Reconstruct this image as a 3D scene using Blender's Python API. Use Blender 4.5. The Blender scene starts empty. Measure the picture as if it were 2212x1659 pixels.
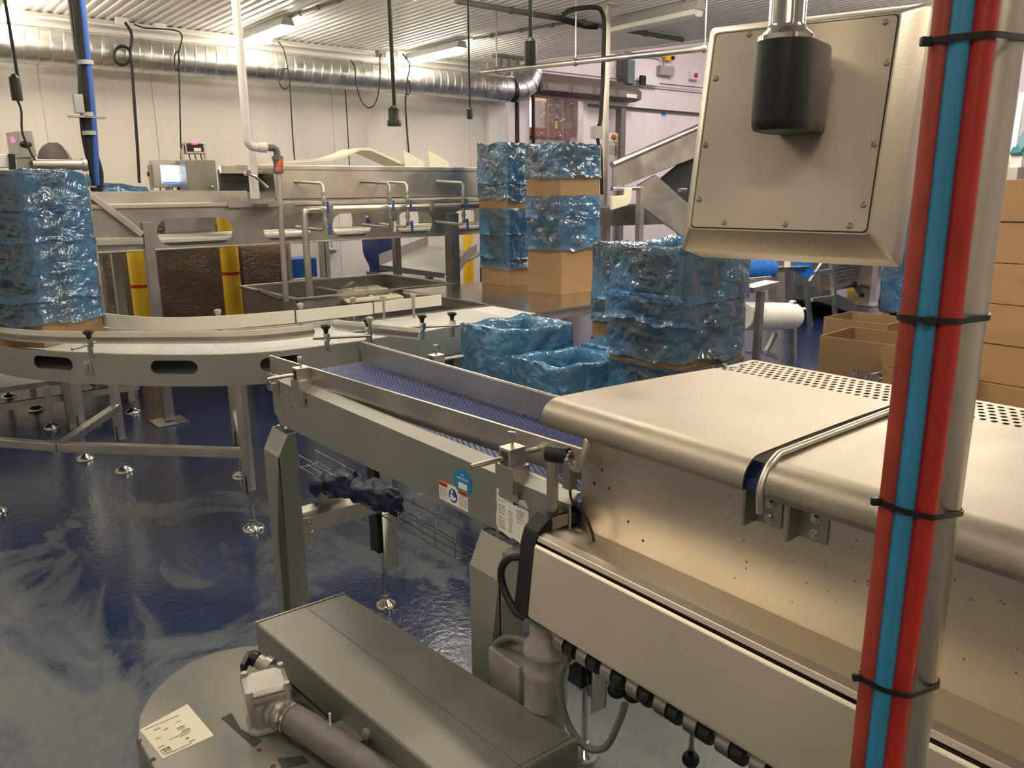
import bpy, bmesh, math, random
from mathutils import Vector, Matrix, noise
random.seed(7)
C = bpy.context.scene.collection
SC = bpy.context.scene
PI = math.pi
V = Vector
# ------------------------------------------------------------------ camera
EYE = V((0.0, 0.0, 1.75))
RIGHT = V((0.771512, -0.636148, -0.009275)).normalized()
UP = V((0.159214, 0.178938, 0.970892)).normalized()
FWD = V((0.615971, 0.750531, -0.239336)).normalized()
FPX = 1700.0
cam_d = bpy.data.cameras.new('camera'); cam = bpy.data.objects.new('camera', cam_d); C.objects.link(cam)
cam_d.sensor_width = 36; cam_d.lens = 36 * FPX / 2212; cam_d.clip_start = .02; cam_d.clip_end = 100
m = Matrix.Identity(4)
for i, ax in enumerate((RIGHT, UP, -FWD)):
    for j in range(3): m[j][i] = ax[j]
m.translation = EYE; cam.matrix_world = m; SC.camera = cam
def sight(px, py): return RIGHT * ((px - 1106) / FPX) - UP * ((py - 829.5) / FPX) + FWD
def on_z(px, py, z): r = sight(px, py); return EYE + r * ((z - EYE.z) / r.z)
def on_x(px, py, x): r = sight(px, py); return EYE + r * (x / r.x)
def on_y(px, py, y): r = sight(px, py); return EYE + r * (y / r.y)
def at_d(px, py, d): return EYE + sight(px, py) * d
# ------------------------------------------------------------------ mesh helpers
class MB:
    def __init__(s): s.v = []; s.f = []
    def add(s, vs, fs):
        o = len(s.v); s.v += [V(p) for p in vs]; s.f += [tuple(i + o for i in f) for f in fs]; return s
    def box(s, x0, x1, y0, y1, z0, z1):
        vs = [(x, y, z) for z in (z0, z1) for y in (y0, y1) for x in (x0, x1)]
        return s.add(vs, [(0, 2, 3, 1), (4, 5, 7, 6), (0, 1, 5, 4), (2, 6, 7, 3), (0, 4, 6, 2), (1, 3, 7, 5)])
    def obox(s, c, size, mt):
        vs = [V(c) + mt @ V((x * size[0] / 2, y * size[1] / 2, z * size[2] / 2)) for z in (-1, 1) for y in (-1, 1) for x in (-1, 1)]
        return s.add(vs, [(0, 2, 3, 1), (4, 5, 7, 6), (0, 1, 5, 4), (2, 6, 7, 3), (0, 4, 6, 2), (1, 3, 7, 5)])
    def beam(s, p0, p1, w, h, up=(0, 0, 1)):
        p0 = V(p0); p1 = V(p1); t = (p1 - p0); L = t.length; t.normalize(); up = V(up)
        sx = t.cross(up)
        if sx.length < 1e-4: sx = t.cross(V((1, 0, 0)))
        sx.normalize(); u = sx.cross(t)
        mt = Matrix((sx, t, u)).transposed()
        return s.obox((p0 + p1) / 2, (w, L, h), mt)
    def tube(s, pts, r, n=10, closed=False, cap=True, rs=None):
        pts = [V(p) for p in pts]; N = len(pts); rings = []; prev = None
        for i, p in enumerate(pts):
            a = pts[(i - 1) % N] if (closed or i > 0) else p
            b = pts[(i + 1) % N] if (closed or i < N - 1) else p
            t = (b - a).normalized()
            if prev is None:
                q = V((0, 0, 1)) if abs(t.z) < .9 else V((1, 0, 0)); q = (q - t * q.dot(t)).normalized()
            else:
                q = prev - t * prev.dot(t)
                q = q.normalized() if q.length > 1e-6 else t.orthogonal().normalized()
            prev = q; w = t.cross(q); rr = rs[i] if rs else r
            rings.append([p + (q * math.cos(k * 2 * PI / n) + w * math.sin(k * 2 * PI / n)) * rr for k in range(n)])
        vs = [p for rg in rings for p in rg]; fs = []
        for i in range(N if closed else N - 1):
            j = (i + 1) % N
            for k in range(n): fs.append((i * n + k, i * n + (k + 1) % n, j * n + (k + 1) % n, j * n + k))
        if cap and not closed: fs += [tuple(range(n))[::-1], tuple(range((N - 1) * n, N * n))]
        return s.add(vs, fs)
    def cyl(s, p0, p1, r, r2=None, n=20): return s.tube([p0, p1], r, n, rs=[r, r if r2 is None else r2])
    def lathe(s, prof, o, ax=(0, 0, 1), n=24):
        o = V(o); ax = V(ax).normalized(); q = ax.orthogonal().normalized(); w = ax.cross(q); vs = []; fs = []
        for r, h in prof:
            for k in range(n):
                a = 2 * PI * k / n; vs.append(o + ax * h + (q * math.cos(a) + w * math.sin(a)) * r)
        for i in range(len(prof) - 1):
            for k in range(n): fs.append((i * n + k, i * n + (k + 1) % n, (i + 1) * n + (k + 1) % n, (i + 1) * n + k))
        if prof[0][0] > 1e-5: fs.append(tuple(range(n))[::-1])
        if prof[-1][0] > 1e-5: fs.append(tuple(range((len(prof) - 1) * n, len(prof) * n)))
        return s.add(vs, fs)
    def prism(s, pts, axis, a, b):
        def mk(p, t):
            return {'x': (t, p[0], p[1]), 'y': (p[0], t, p[1]), 'z': (p[0], p[1], t)}[axis]
        n = len(pts); vs = [mk(p, a) for p in pts] + [mk(p, b) for p in pts]
        fs = [(i, (i + 1) % n, n + (i + 1) % n, n + i) for i in range(n)] + [tuple(range(n))[::-1], tuple(range(n, 2 * n))]
        return s.add(vs, fs)
    def slab(s, quad, t):
        q = [V(p) for p in quad]; nrm = (q[1] - q[0]).cross(q[2] - q[0]).normalized(); n = len(q)
        vs = q + [p - nrm * t for p in q]
        return s.add(vs, [tuple(range(n)), tuple(range(n, 2 * n))[::-1]] + [(i, n + i, n + (i + 1) % n, (i + 1) % n) for i in range(n)])
    def grid(s, fn, nu, nv, cu=False):
        vs = [fn(i / (nu if cu else nu - 1), j / (nv - 1)) for j in range(nv) for i in range(nu)]; fs = []
        for j in range(nv - 1):
            for i in range(nu if cu else nu - 1):
                k = (i + 1) % nu; fs.append((j * nu + i, j * nu + k, (j + 1) * nu + k, (j + 1) * nu + i))
        return s.add(vs, fs)
    def ball(s, c, r, n=14, sc=(1, 1, 1)):
        c = V(c); m_ = n // 2
        return s.grid(lambda u, v: c + V((math.cos(2 * PI * u) * math.sin(PI * v) * sc[0], math.sin(2 * PI * u) * math.sin(PI * v) * sc[1], -math.cos(PI * v) * sc[2])) * r, n, m_ + 1, True)
    def build(s, name, mat, parent=None, bevel=0, smooth=True, solid=0, seg=2, sub=0, ang=None):
        off = V((0, 0, 0)) if parent is None else V(parent['_w'])
        me = bpy.data.meshes.new(name)
        me.from_pydata([p - off for p in s.v], [], s.f); me.update()
        bm = bmesh.new(); bm.from_mesh(me)
        bmesh.ops.remove_doubles(bm, verts=bm.verts, dist=1e-6)
        bmesh.ops.recalc_face_normals(bm, faces=bm.faces)
        if bevel:
            es = [e for e in bm.edges if len(e.link_faces) == 2 and e.calc_face_angle(0) > .5]
            bmesh.ops.bevel(bm, geom=es, offset=bevel, segments=seg, profile=.5, affect='EDGES', clamp_overlap=True)
        bm.to_mesh(me); bm.free()
        if smooth: me.shade_smooth(); me.set_sharp_from_angle(angle=math.radians(ang or (24 if bevel else 38)))
        me.materials.append(mat)
        o = bpy.data.objects.new(name, me); C.objects.link(o)
        o['_w'] = tuple(off)
        if parent is not None: o.parent = parent
        if bevel and smooth:
            md = o.modifiers.new('normals', 'WEIGHTED_NORMAL'); md.keep_sharp = True
        if solid:
            md = o.modifiers.new('thickness', 'SOLIDIFY'); md.thickness = solid; md.offset = 0
            if smooth: md = o.modifiers.new('edges', 'EDGE_SPLIT'); md.split_angle = math.radians(50)
        if sub:
            md = o.modifiers.new('smooth', 'SUBSURF'); md.levels = sub; md.render_levels = sub
        return o
def tag(o, label=None, cat=None, group=None, kind=None):
    if label: o['label'] = label
    if cat: o['category'] = cat
    if group: o['group'] = group
    if kind: o['kind'] = kind
    return o
def thing(name, label, cat, loc=(0, 0, 0), group=None):
    o = bpy.data.objects.new(name, None); C.objects.link(o); o.empty_display_size = .1
    o.location = loc; o['_w'] = tuple(loc); return tag(o, label, cat, group)
def copy_thing(o, loc, rz=0, label=None, group=None):
    r = o.copy(); C.objects.link(r); r.location = loc; r.rotation_euler = (0, 0, rz); tag(r, label, None, group)
    for ch in list(o.children):
        c = ch.copy(); C.objects.link(c); c.parent = r
        for g in list(ch.children):
            d = g.copy(); C.objects.link(d); d.parent = c
    return r
def catmull(pts, n=8, closed=False):
    P = [V(p) for p in pts]; out = []; N = len(P)
    for i in range(N if closed else N - 1):
        g = (lambda k: P[k % N]) if closed else (lambda k: P[max(0, min(N - 1, k))])
        a, b, c, d = g(i - 1), g(i), g(i + 1), g(i + 2)
        for k in range(n):
            t = k / n
            out.append(.5 * ((2 * b) + (c - a) * t + (2 * a - 5 * b + 4 * c - d) * t * t + (3 * b - a - 3 * c + d) * t ** 3))
    if not closed: out.append(P[-1])
    return out
def text(s, size, o, r, u, mat, parent, name='lettering', align='LEFT', lift=.0004):
    cu = bpy.data.curves.new('t', 'FONT'); cu.body = s; cu.size = size; cu.align_x = align; cu.extrude = .0002
    ob = bpy.data.objects.new('t', cu); C.objects.link(ob)
    dg = bpy.context.evaluated_depsgraph_get(); dg.update()
    me = bpy.data.meshes.new_from_object(ob.evaluated_get(dg)); bpy.data.objects.remove(ob)
    r = V(r).normalized(); u = V(u).normalized(); n = r.cross(u); o = V(o)
    mb = MB(); mb.add([o + r * p.co.x + u * p.co.y + n * (p.co.z + lift) for p in me.vertices], [tuple(f.vertices) for f in me.polygons])
    return mb.build(name, mat, parent, smooth=False)
def slot_panel(mb, path, zlo, zhi, slots, nu):
    """upright sheet along path(u)->(x,y); slots: list of (u0,u1,z0,z1) stadium openings"""
    us = set(i / nu for i in range(nu + 1))
    for a, b, z0, z1, ra in slots:
        for k in range(13):
            t = (1 - math.cos(PI * k / 12)) / 2
            us.add(a + ra * t); us.add(b - ra * t)
    us = sorted(us)
    def opening(u):
        for a, b, z0, z1, ra in slots:
            if a <= u <= b:
                d = 1.0
                if u < a + ra: q = (a + ra - u) / ra; d = math.sqrt(max(0, 1 - q * q))
                elif u > b - ra: q = (u - b + ra) / ra; d = math.sqrt(max(0, 1 - q * q))
                c = (z0 + z1) / 2; h = (z1 - z0) / 2 * d
                return c - h, c + h
        return None
    for i in range(len(us) - 1):
        u, w = us[i], us[i + 1]
        if w - u < 1e-7: continue
        p, q = path(u), path(w); mid = opening((u + w) / 2)
        if mid is None:
            mb.add([(p[0], p[1], zlo), (q[0], q[1], zlo), (q[0], q[1], zhi), (p[0], p[1], zhi)], [(0, 1, 2, 3)])
        else:
            e = lambda t: opening(t) or ((mid[0] + mid[1]) / 2,) * 2
            a0, a1 = e(u); b0, b1 = e(w)
            mb.add([(p[0], p[1], zlo), (q[0], q[1], zlo), (q[0], q[1], b0), (p[0], p[1], a0)], [(0, 1, 2, 3)])
            mb.add([(p[0], p[1], a1), (q[0], q[1], b1), (q[0], q[1], zhi), (p[0], p[1], zhi)], [(0, 1, 2, 3)])
def path_on(pts):
    P = [V(p) for p in pts]; L = [0]
    for i in range(1, len(P)): L.append(L[-1] + (P[i] - P[i - 1]).length)
    T = L[-1]
    def f(u):
        s_ = min(max(u, 0), 1) * T
        for i in range(1, len(P)):
            if s_ <= L[i] or i == len(P) - 1:
                t = (s_ - L[i - 1]) / max(1e-9, L[i] - L[i - 1]); return P[i - 1].lerp(P[i], t)
    return f, T
# ------------------------------------------------------------------ materials
def nt(name):
    mt = bpy.data.materials.new(name); mt.use_nodes = True; t = mt.node_tree
    return mt, t, t.nodes['Principled BSDF']
def setp(b, **k):
    for a, v in k.items():
        n = {'base': 'Base Color', 'metal': 'Metallic', 'rough': 'Roughness', 'spec': 'Specular IOR Level', 'coat': 'Coat Weight', 'alpha': 'Alpha', 'em': 'Emission Color', 'es': 'Emission Strength', 'aniso': 'Anisotropic'}[a]
        b.inputs[n].default_value = (*v, 1) if isinstance(v, tuple) and len(v) == 3 else v
def noise_node(t, scale, detail=4, stretch=None, rough=.5):
    tc = t.nodes.new('ShaderNodeTexCoord'); nz = t.nodes.new('ShaderNodeTexNoise')
    nz.inputs['Scale'].default_value = scale; nz.inputs['Detail'].default_value = detail; nz.inputs['Roughness'].default_value = rough
    if stretch:
        mp = t.nodes.new('ShaderNodeMapping'); mp.inputs['Scale'].default_value = stretch
        t.links.new(tc.outputs['Object'], mp.inputs[0]); t.links.new(mp.outputs[0], nz.inputs[0])
    else: t.links.new(tc.outputs['Object'], nz.inputs[0])
    return nz
def ramp(t, src, stops):
    r = t.nodes.new('ShaderNodeValToRGB'); t.links.new(src, r.inputs[0]); e = r.color_ramp.elements
    while len(e) < len(stops): e.new(.5)
    for q, (p, c) in zip(e, stops): q.position = p; q.color = (*c, 1) if isinstance(c, tuple) else (c, c, c, 1)
    return r.outputs[0]
def mat(name, base, rough=.5, metal=0, var=.12, scale=6, bump=0, bscale=60, stretch=None, rvar=.1, **k):
    mt, t, b = nt(name); setp(b, rough=rough, metal=metal, **k)
    nz = noise_node(t, scale, 5, stretch)
    lo = tuple(max(0, c * (1 - var)) for c in base); hi = tuple(min(1, c * (1 + var)) for c in base)
    t.links.new(ramp(t, nz.outputs[0], [(.3, lo), (.7, hi)]), b.inputs['Base Color'])
    if rvar: t.links.new(ramp(t, nz.outputs[0], [(.3, max(0, rough - rvar)), (.7, min(1, rough + rvar))]), b.inputs['Roughness'])
    if bump:
        n2 = noise_node(t, bscale, 3, stretch); bp = t.nodes.new('ShaderNodeBump'); bp.inputs['Strength'].default_value = bump; bp.inputs['Distance'].default_value = .002
        t.links.new(n2.outputs[0], bp.inputs['Height']); t.links.new(bp.outputs[0], b.inputs['Normal'])
    return mt
def emis(name, col, s):
    mt, t, b = nt(name); setp(b, base=(.02, .02, .02), em=col, es=s); return mt
STEEL = mat('brushed stainless steel', (.64, .60, .54), .36, 1, .08, 5, .06, 240, None, .07)
STEELD = mat('dull stainless steel', (.40, .39, .36), .42, 1, .14, 4, .1, 90, None, .1)
BLAST = mat('bead blasted steel', (.46, .455, .41), .46, .9, .05, 3, .12, 500, None, .04)
WARM = mat('warm satin stainless steel', (.66, .595, .50), .40, 1, .05, 3, .10, 420, None, .05)
TABLE = mat('polished table steel', (.66, .62, .57), .20, 1, .06, 4, .03, 100, None, .05)
HOOD = mat('matt hood steel', (.37, .335, .28), .5, 1, .10, 9, .12, 300, None, .05)
COVER = mat('satin cover steel', (.86, .785, .67), .50, .95, .06, 2.2, .10, 420, None, .05)
BRIGHT = mat('polished steel', (.72, .70, .66), .16, 1, .05, 5, 0, 60, None, .05)
GALV = mat('galvanised duct', (.66, .66, .63), .36, 1, .16, 7, .1, 25, None, .08)
PVC = mat('white pvc', (.74, .73, .70), .35, 0, .03, 4)
WPLAS = mat('white guide plastic', (.66, .63, .56), .38, 0, .04, 4)
CREAM = mat('cream plastic', (.80, .77, .60), .4, 0, .04, 4)
WBELT = mat('white belt plastic', (.62, .63, .61), .4, 0, .04, 9)
BLACK = mat('black plastic', (.008, .008, .0075), .45, 0, .2, 8)
RUBBER = mat('black rubber', (.010, .0095, .009), .62, 0, .2, 8)
DARK = mat('painted cavity shade', (.05, .048, .042), .6, .3, .2, 8)  # near black stands in for the shade inside openings, slots and gaps
BBELT = mat('blue belt plastic', (.010, .018, .085), .4, 0, .12, 12)
BNUB = mat('blue belt studs', (.13, .17, .42), .22, 0, .1, 20)
YELLOW = mat('yellow bollard plastic', (.80, .50, .015), .35, 0, .05, 4)
RED = mat('red plastic', (.55, .03, .02), .4, 0, .06, 4)
ORANGE = mat('orange plastic', (.75, .16, .05), .4, 0, .06, 4)
RHOSE = mat('red hose rubber', (.40, .022, .018), .42, 0, .12, 14, .15, 150)
RHOSE2 = mat('faded red hose rubber', (.33, .045, .03), .5, 0, .2, 22, .2, 150)
BHOSE = mat('blue hose rubber', (.03, .22, .42), .42, 0, .1, 10, .1, 150)
BLUEP = mat('blue plastic', (.02, .10, .42), .35, 0, .1, 8)
NAVY = mat('navy glove rubber', (.006, .018, .085), .42, 0, .3, 18, .3, 60)
GREYP = mat('grey plastic', (.36, .36, .34), .45, 0, .06, 6)
GREYD = mat('dark grey painted metal', (.16, .155, .14), .5, .2, .15, 8)
CAST = mat('cast alloy', (.40, .385, .35), .42, .6, .2, 14, .3, 120)
GREYC = mat('grey enamelled cover', (.225, .225, .20), .42, .55, .1, 3, .08, 400, None, .06)
HOSEG = mat('grey rubber hose', (.15, .14, .12), .55, 0, .2, 10, .4, 260)
CARD = mat('brown cardboard', (.31, .195, .10), .75, 0, .07, 4, .12, 60, (1, 1, 6), .05)
CARDL = mat('light brown cardboard', (.52, .32, .155), .75, 0, .06, 4, .12, 60, (1, 1, 6), .05)
CARDIN = mat('inner cardboard', (.30, .18, .09), .8, 0, .1, 5)
PAPER = mat('white sticker paper', (.80, .79, .74), .5, 0, .03, 5)
CREAMP = mat('cream label paper', (.74, .70, .56), .5, 0, .05, 8)
INK = mat('black ink', (.03, .03, .03), .6, 0, .1, 5)
INKG = mat('grey ink', (.22, .21, .20), .6, 0, .1, 5)
INKO = mat('orange ink', (.75, .12, .03), .5, 0, .05, 5)
INKB = mat('blue ink', (.02, .06, .33), .5, 0, .05, 5)
STB = mat('blue sticker', (.01, .22, .52), .4, 0, .05, 5)
SKIN = mat('skin', (.55, .28, .19), .5, 0, .08, 12)
CLOTH = mat('grey work hood cloth', (.13, .12, .125), .9, 0, .15, 30, .3, 200)
DCLOTH = mat('dark jacket cloth', (.025, .026, .032), .85, 0, .2, 30)
ORG = mat('orange work glove', (.75, .22, .10), .6, 0, .1, 10)
WOOD = mat('pallet wood', (.34, .20, .10), .8, 0, .2, 5, .2, 40, (1, 8, 8))
RACK = mat('orange rack steel', (.62, .14, .06), .5, 0, .1, 5)
TEAL = mat('teal plastic', (.01, .13, .16), .35, 0, .1, 5)
LAMP = emis('lit lamp diffuser', (1, .88, .71), 26)
LAMPB = emis('lit lamp diffuser over packing', (1, .87, .68), 34)
LAMPP = emis('cool lamp diffuser', (1, .87, .85), 72)
OFFL = mat('unlit lamp diffuser', (.72, .71, .68), .3, 0, .03, 4)
LEDR = emis('red led digits', (1, .02, .06), 9)
SCRN = emis('lit screen', (.72, .86, 1), 2.6)
SCRB = emis('screen blue bar', (.04, .12, .75), 1.6)
def film(name, tint, base, op, rough=.12, bs=22, loose=0):
    mt, t, b = nt(name); setp(b, base=base, rough=.22, spec=.5)
    tr = t.nodes.new('ShaderNodeBsdfTransparent'); tr.inputs[0].default_value = (*tint, 1)
    mx = t.nodes.new('ShaderNodeMixShader'); mx.inputs[0].default_value = op
    if loose:      # where the film stands off the board it reads bluer than where it clings
        t.links.new(ramp(t, noise_node(t, 3.2, 1).outputs[0], [(.36, op), (.72, loose)]), mx.inputs[0])
    gl = t.nodes.new('ShaderNodeBsdfGlossy'); gl.inputs['Roughness'].default_value = rough; gl.inputs['Color'].default_value = (1, 1, 1, 1)
    fr = t.nodes.new('ShaderNodeFresnel'); fr.inputs[0].default_value = 1.75
    m2 = t.nodes.new('ShaderNodeMixShader')
    n1 = noise_node(t, bs, 2); n1.inputs['Distortion'].default_value = 2.0
    bp = t.nodes.new('ShaderNodeBump'); bp.inputs['Strength'].default_value = .8; bp.inputs['Distance'].default_value = .025
    t.links.new(n1.outputs[0], bp.inputs['Height'])
    for q in (gl, fr, b): t.links.new(bp.outputs[0], q.inputs['Normal'])
    L = t.links.new
    L(tr.outputs[0], mx.inputs[1]); L(b.outputs[0], mx.inputs[2])
    L(fr.outputs[0], m2.inputs[0]); L(mx.outputs[0], m2.inputs[1]); L(gl.outputs[0], m2.inputs[2])
    L(m2.outputs[0], t.nodes['Material Output'].inputs[0]); return mt
BFILM = film('blue liner film', (.60, .77, .96), (.08, .36, .74), .13, .07, 8, .50)
BFILM2 = film('blue liner film, loose', (.62, .80, .97), (.12, .46, .88), .34, .07, 8, .55)  # brighter colour stands in for light passing through the empty cartons
CFILM = film('clear stretch film', (.90, .88, .85), (.5, .45, .4), .12, .1, 14)
CURT = film('strip curtain pvc', (.92, .86, .80), (.7, .6, .55), .12, .12, 6)
RFILM = mat('rolled milky film', (.74, .74, .70), .3, 0, .03, 3)
BROLL = mat('rolled blue film', (.02, .16, .62), .25, 0, .15, 10, .2, 20)
# ------------------------------------------------------------------ the room
CEIL = 3.59; WALLY = 10.0
def floor_mat():
    mt, t, b = nt('wet blue resin floor'); L = t.links.new
    tc = t.nodes.new('ShaderNodeTexCoord')
    def nz(sc, det, st=(1, 1, 1), dist=0, loc=(0, 0, 0)):
        mp = t.nodes.new('ShaderNodeMapping'); mp.inputs['Scale'].default_value = st; mp.inputs['Location'].default_value = loc
        n = t.nodes.new('ShaderNodeTexNoise'); n.inputs['Scale'].default_value = sc; n.inputs['Detail'].default_value = det; n.inputs['Distortion'].default_value = dist
        n.inputs['Roughness'].default_value = .62
        L(tc.outputs['Object'], mp.inputs[0]); L(mp.outputs[0], n.inputs[0]); return n.outputs[0]
    def mth(op, a, b_=None):
        q = t.nodes.new('ShaderNodeMath'); q.operation = op
        for i, x in enumerate((a, b_)):
            if x is None: continue
            if isinstance(x, (int, float)): q.inputs[i].default_value = x
            else: L(x, q.inputs[i])
        return q.outputs[0]
    sep = t.nodes.new('ShaderNodeSeparateXYZ'); L(tc.outputs['Object'], sep.inputs[0])
    # dried patches thin out away from the packing machine, where the floor was hosed down
    dist = mth('MULTIPLY', mth('ADD', sep.outputs[1], mth('MULTIPLY', sep.outputs[0], .5)), .105)
    big = nz(1.05, 6, (1.5, .8, 1), 1.0, (3.1, 1.7, 0))
    msk = mth('SUBTRACT', mth('ADD', mth('MULTIPLY', big, 1.35), .10), dist)
    dry = ramp(t, msk, [(.31, 0.0), (.40, .55), (.52, 1.0)])
    fine = nz(26, 4, (1, 1, 1), .5)
    dryf = mth('MULTIPLY', dry, mth('ADD', mth('MULTIPLY', fine, .9), .45))
    cm = t.nodes.new('ShaderNodeMixRGB'); L(dryf, cm.inputs[0])
    cm.inputs[1].default_value = (.013, .026, .080, 1); cm.inputs[2].default_value = (.118, .128, .134, 1)
    L(cm.outputs[0], b.inputs['Base Color'])
    rr = t.nodes.new('ShaderNodeMapRange'); L(dryf, rr.inputs[0]); rr.inputs[3].default_value = .17; rr.inputs[4].default_value = .48
    L(rr.outputs[0], b.inputs['Roughness'])
    bp = t.nodes.new('ShaderNodeBump'); bp.inputs['Strength'].default_value = .35; bp.inputs['Distance'].default_value = .006
    L(mth('ADD', nz(34, 3), mth('MULTIPLY', nz(3.2, 2), 1.6)), bp.inputs['Height']); L(bp.outputs[0], b.inputs['Normal'])
    setp(b, spec=.5); return mt
FLOOR = floor_mat()
def wall_mat(name, base, pitch, rough=.34):
    mt, t, b = nt(name); L = t.links.new
    tc = t.nodes.new('ShaderNodeTexCoord'); wv = t.nodes.new('ShaderNodeTexWave'); wv.wave_type = 'BANDS'; wv.bands_direction = 'X'
    wv.inputs['Scale'].default_value = pitch; wv.inputs['Distortion'].default_value = 0; L(tc.outputs['Object'], wv.inputs[0])
    nz = noise_node(t, 1.3, 4, (1, 1, .25))
    hi = base; lo = tuple(c * .88 for c in base)
    L(ramp(t, nz.outputs[0], [(.3, lo), (.65, hi)]), b.inputs['Base Color'])
    bp = t.nodes.new('ShaderNodeBump'); bp.inputs['Strength'].default_value = .25; bp.inputs['Distance'].default_value = .004
    L(wv.outputs['Fac'], bp.inputs['Height']); L(bp.outputs[0], b.inputs['Normal']); setp(b, rough=rough); return mt
WALL = wall_mat('white wall panel', (.80, .77, .71), 3.2)
WALLP = wall_mat('pinkish white wall panel', (.84, .76, .76), 1.6)  # pink cast of the lamps there put into the white wall colour
CEILM = mat('ribbed white ceiling sheet', (.80, .79, .76), .38, 0, .05, 2, 0, 60, None, .05)
TRIM = mat('white trim', (.72, .70, .66), .4, 0, .05, 3)
def struct(o): o['kind'] = 'structure'; return o
struct(MB().box(-5, 18, -5, 16, -.1, 0).build('floor', FLOOR, smooth=False))
def y_edge(x): return 10.0 if x <= 7.98 else 10.0 - (x - 7.98) / .63 * 2.72
mb = MB(); pitch = .1; x = -5.0
while x < 11.4:
    prof = [(x, 0), (x + .034, 0), (x + .046, .014), (x + .088, .014), (x + .1, 0)]
    for (xa, za), (xb, zb) in zip(prof, prof[1:]):
        ya, yb = max(-5, y_edge(xa)), max(-5, y_edge(xb))
        mb.add([(xa, -5, CEIL + za), (xb, -5, CEIL + zb), (xb, yb, CEIL + zb), (xa, ya, CEIL + za)], [(0, 1, 2, 3)])
    x += pitch
struct(mb.build('ceiling', CEILM, ang=20))
mb = MB()                                                    # edge trim of the ribbed ceiling
mb.beam((7.99, 10, CEIL - .01), (11.4, -4.76, CEIL - .01), .05, .04)
struct(mb.build('trim_1', TRIM))
struct(MB().box(7.8, 18, -5, 12.2, 5.6, 5.7).build('ceiling_high', mat('dark high ceiling', (.30, .30, .31), .6), smooth=False))
# back wall: vertical insulated panels with fine joints
mb = MB(); x = -5.0
while x < 7.7:
    x1 = min(x + 1.13, 7.72); mb.box(x + .004, x1 - .004, WALLY, WALLY + .1, 0, CEIL + .05); x = x1
mb.box(-5, 7.7, WALLY + .012, WALLY + .1, 0, CEIL)
struct(mb.build('wall_back', WALL, smooth=False))
struct(MB().box(-5, 7.72, WALLY - .05, WALLY, CEIL - .14, CEIL).build('trim_2', TRIM, smooth=False))
struct(MB().box(-5.1, -5, -5, 16, 0, CEIL + .1).build('wall_left', WALL, smooth=False))
struct(MB().box(-5, 18, -5.1, -5, 0, 5.7).build('wall_front', WALL, smooth=False))
struct(MB().box(18, 18.1, -5, 16, 0, 5.7).build('wall_right', WALLP, smooth=False))
# jamb beside the strip curtain, jog wall and the paler wall beyond
struct(MB().box(7.72, 8.05, 9.9, 10.25, 0, CEIL + .4).build('trim_3', TRIM, smooth=False))
struct(MB().box(8.16, 8.34, 10.2, 10.4, 0, 4.6).build('trim_4', TRIM, smooth=False))
mb = MB(); mb.box(7.72, 10.0, 11.6, 11.7, 0, 5.7); mb.box(10.0, 11.34, 11.6, 11.7, 3.46, 5.7)
x = 11.34
while x < 18: mb.box(x + .004, min(x + 1.2, 18), 11.6, 11.7, 0, 5.7); x += 1.2
mb.box(11.34, 18, 11.62, 11.7, 0, 5.7)
struct(mb.build('wall_far', WALLP, smooth=False))
mb = MB(); mb.box(7.6, 7.7, 10.1, 16, 0, 5.7); mb.box(14, 14.1, 11.7, 16, 0, 5.7); mb.box(7.6, 14.1, 16, 16.1, 0, 5.7); mb.box(7.6, 14.1, 11.7, 16, 4.6, 4.7)
struct(mb.build('wall_store', WALLP, smooth=False))
struct(MB().box(11.3, 11.42, 11.52, 11.6, 0, 3.46).build('trim_5', TRIM, smooth=False))
struct(MB().box(11.42, 18, 11.56, 11.6, 3.32, 3.37).build('trim_6', GREYD, smooth=False))
struct(MB().box(11.42, 18, 11.5, 11.6, 3.37, 3.72).build('trim_7', TRIM, smooth=False))
# strips of the clear curtain
cur = thing('strip_curtain', 'clear plastic strip curtain in the doorway in front of the orange rack', 'curtain', (10.65, 11.5, 0))
for i in range(7):
    x0 = 10.0 + i * .185
    MB().grid(lambda u, v: (x0 + u * .2, 11.5 - .012 * math.sin(u * PI) - .012 * (i % 2), .05 + v * 3.38), 6, 4).build('strip', CURT, cur)
MB().box(9.95, 11.35, 11.47, 11.56, 3.40, 3.47).build('rail', STEELD, cur)
# ------------------------------------------------------------------ ceiling lights
def lamp(label, x, y, z, L=1.22, diff=LAMP, ang=0, group='ceiling strip lights', top=CEIL + .012):
    t = thing('ceiling_light', label, 'light', (x, y, z), group)
    def W(p): return V((x, y, z)) + Matrix.Rotation(ang, 3, 'Z') @ V(p)
    h = MB(); h.add([W((sx * w_, sy * L / 2, zz)) for zz, w_ in ((.10, .05), (.022, .076)) for sx in (-1, 1) for sy in (-1, 1)], [(0, 1, 3, 2), (4, 6, 7, 5), (0, 4, 5, 1), (2, 3, 7, 6), (0, 2, 6, 4), (1, 5, 7, 3)])
    h.build('housing', GREYP, t, smooth=False)
    d = MB(); prof = [(-.072, .024), (-.073, .002), (-.066, -.022), (-.035, -.04), (.035, -.04), (.066, -.022), (.073, .002), (.072, .024)]
    n = len(prof)
    vs = [W((px, sy * (L / 2 - .03), pz)) for sy in (-1, 1) for px, pz in prof]
    d.add(vs, [(i, i + 1, n + i + 1, n + i) for i in range(n - 1)] + [tuple(range(n)), tuple(range(n, 2 * n))[::-1]])
    d.build('diffuser', diff, t)
    for sy in (-1, 1):
        MB().cyl(W((0, sy * (L / 2 - .2), .09)), W((0, sy * (L / 2 - .2), top - z)), .006, n=8).build('hanger', STEELD, t)
    return t
ZL = 3.455
lamp('lit strip light above the duct, cut off by the top left photo corner', 1.5, 9.1, ZL)
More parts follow.
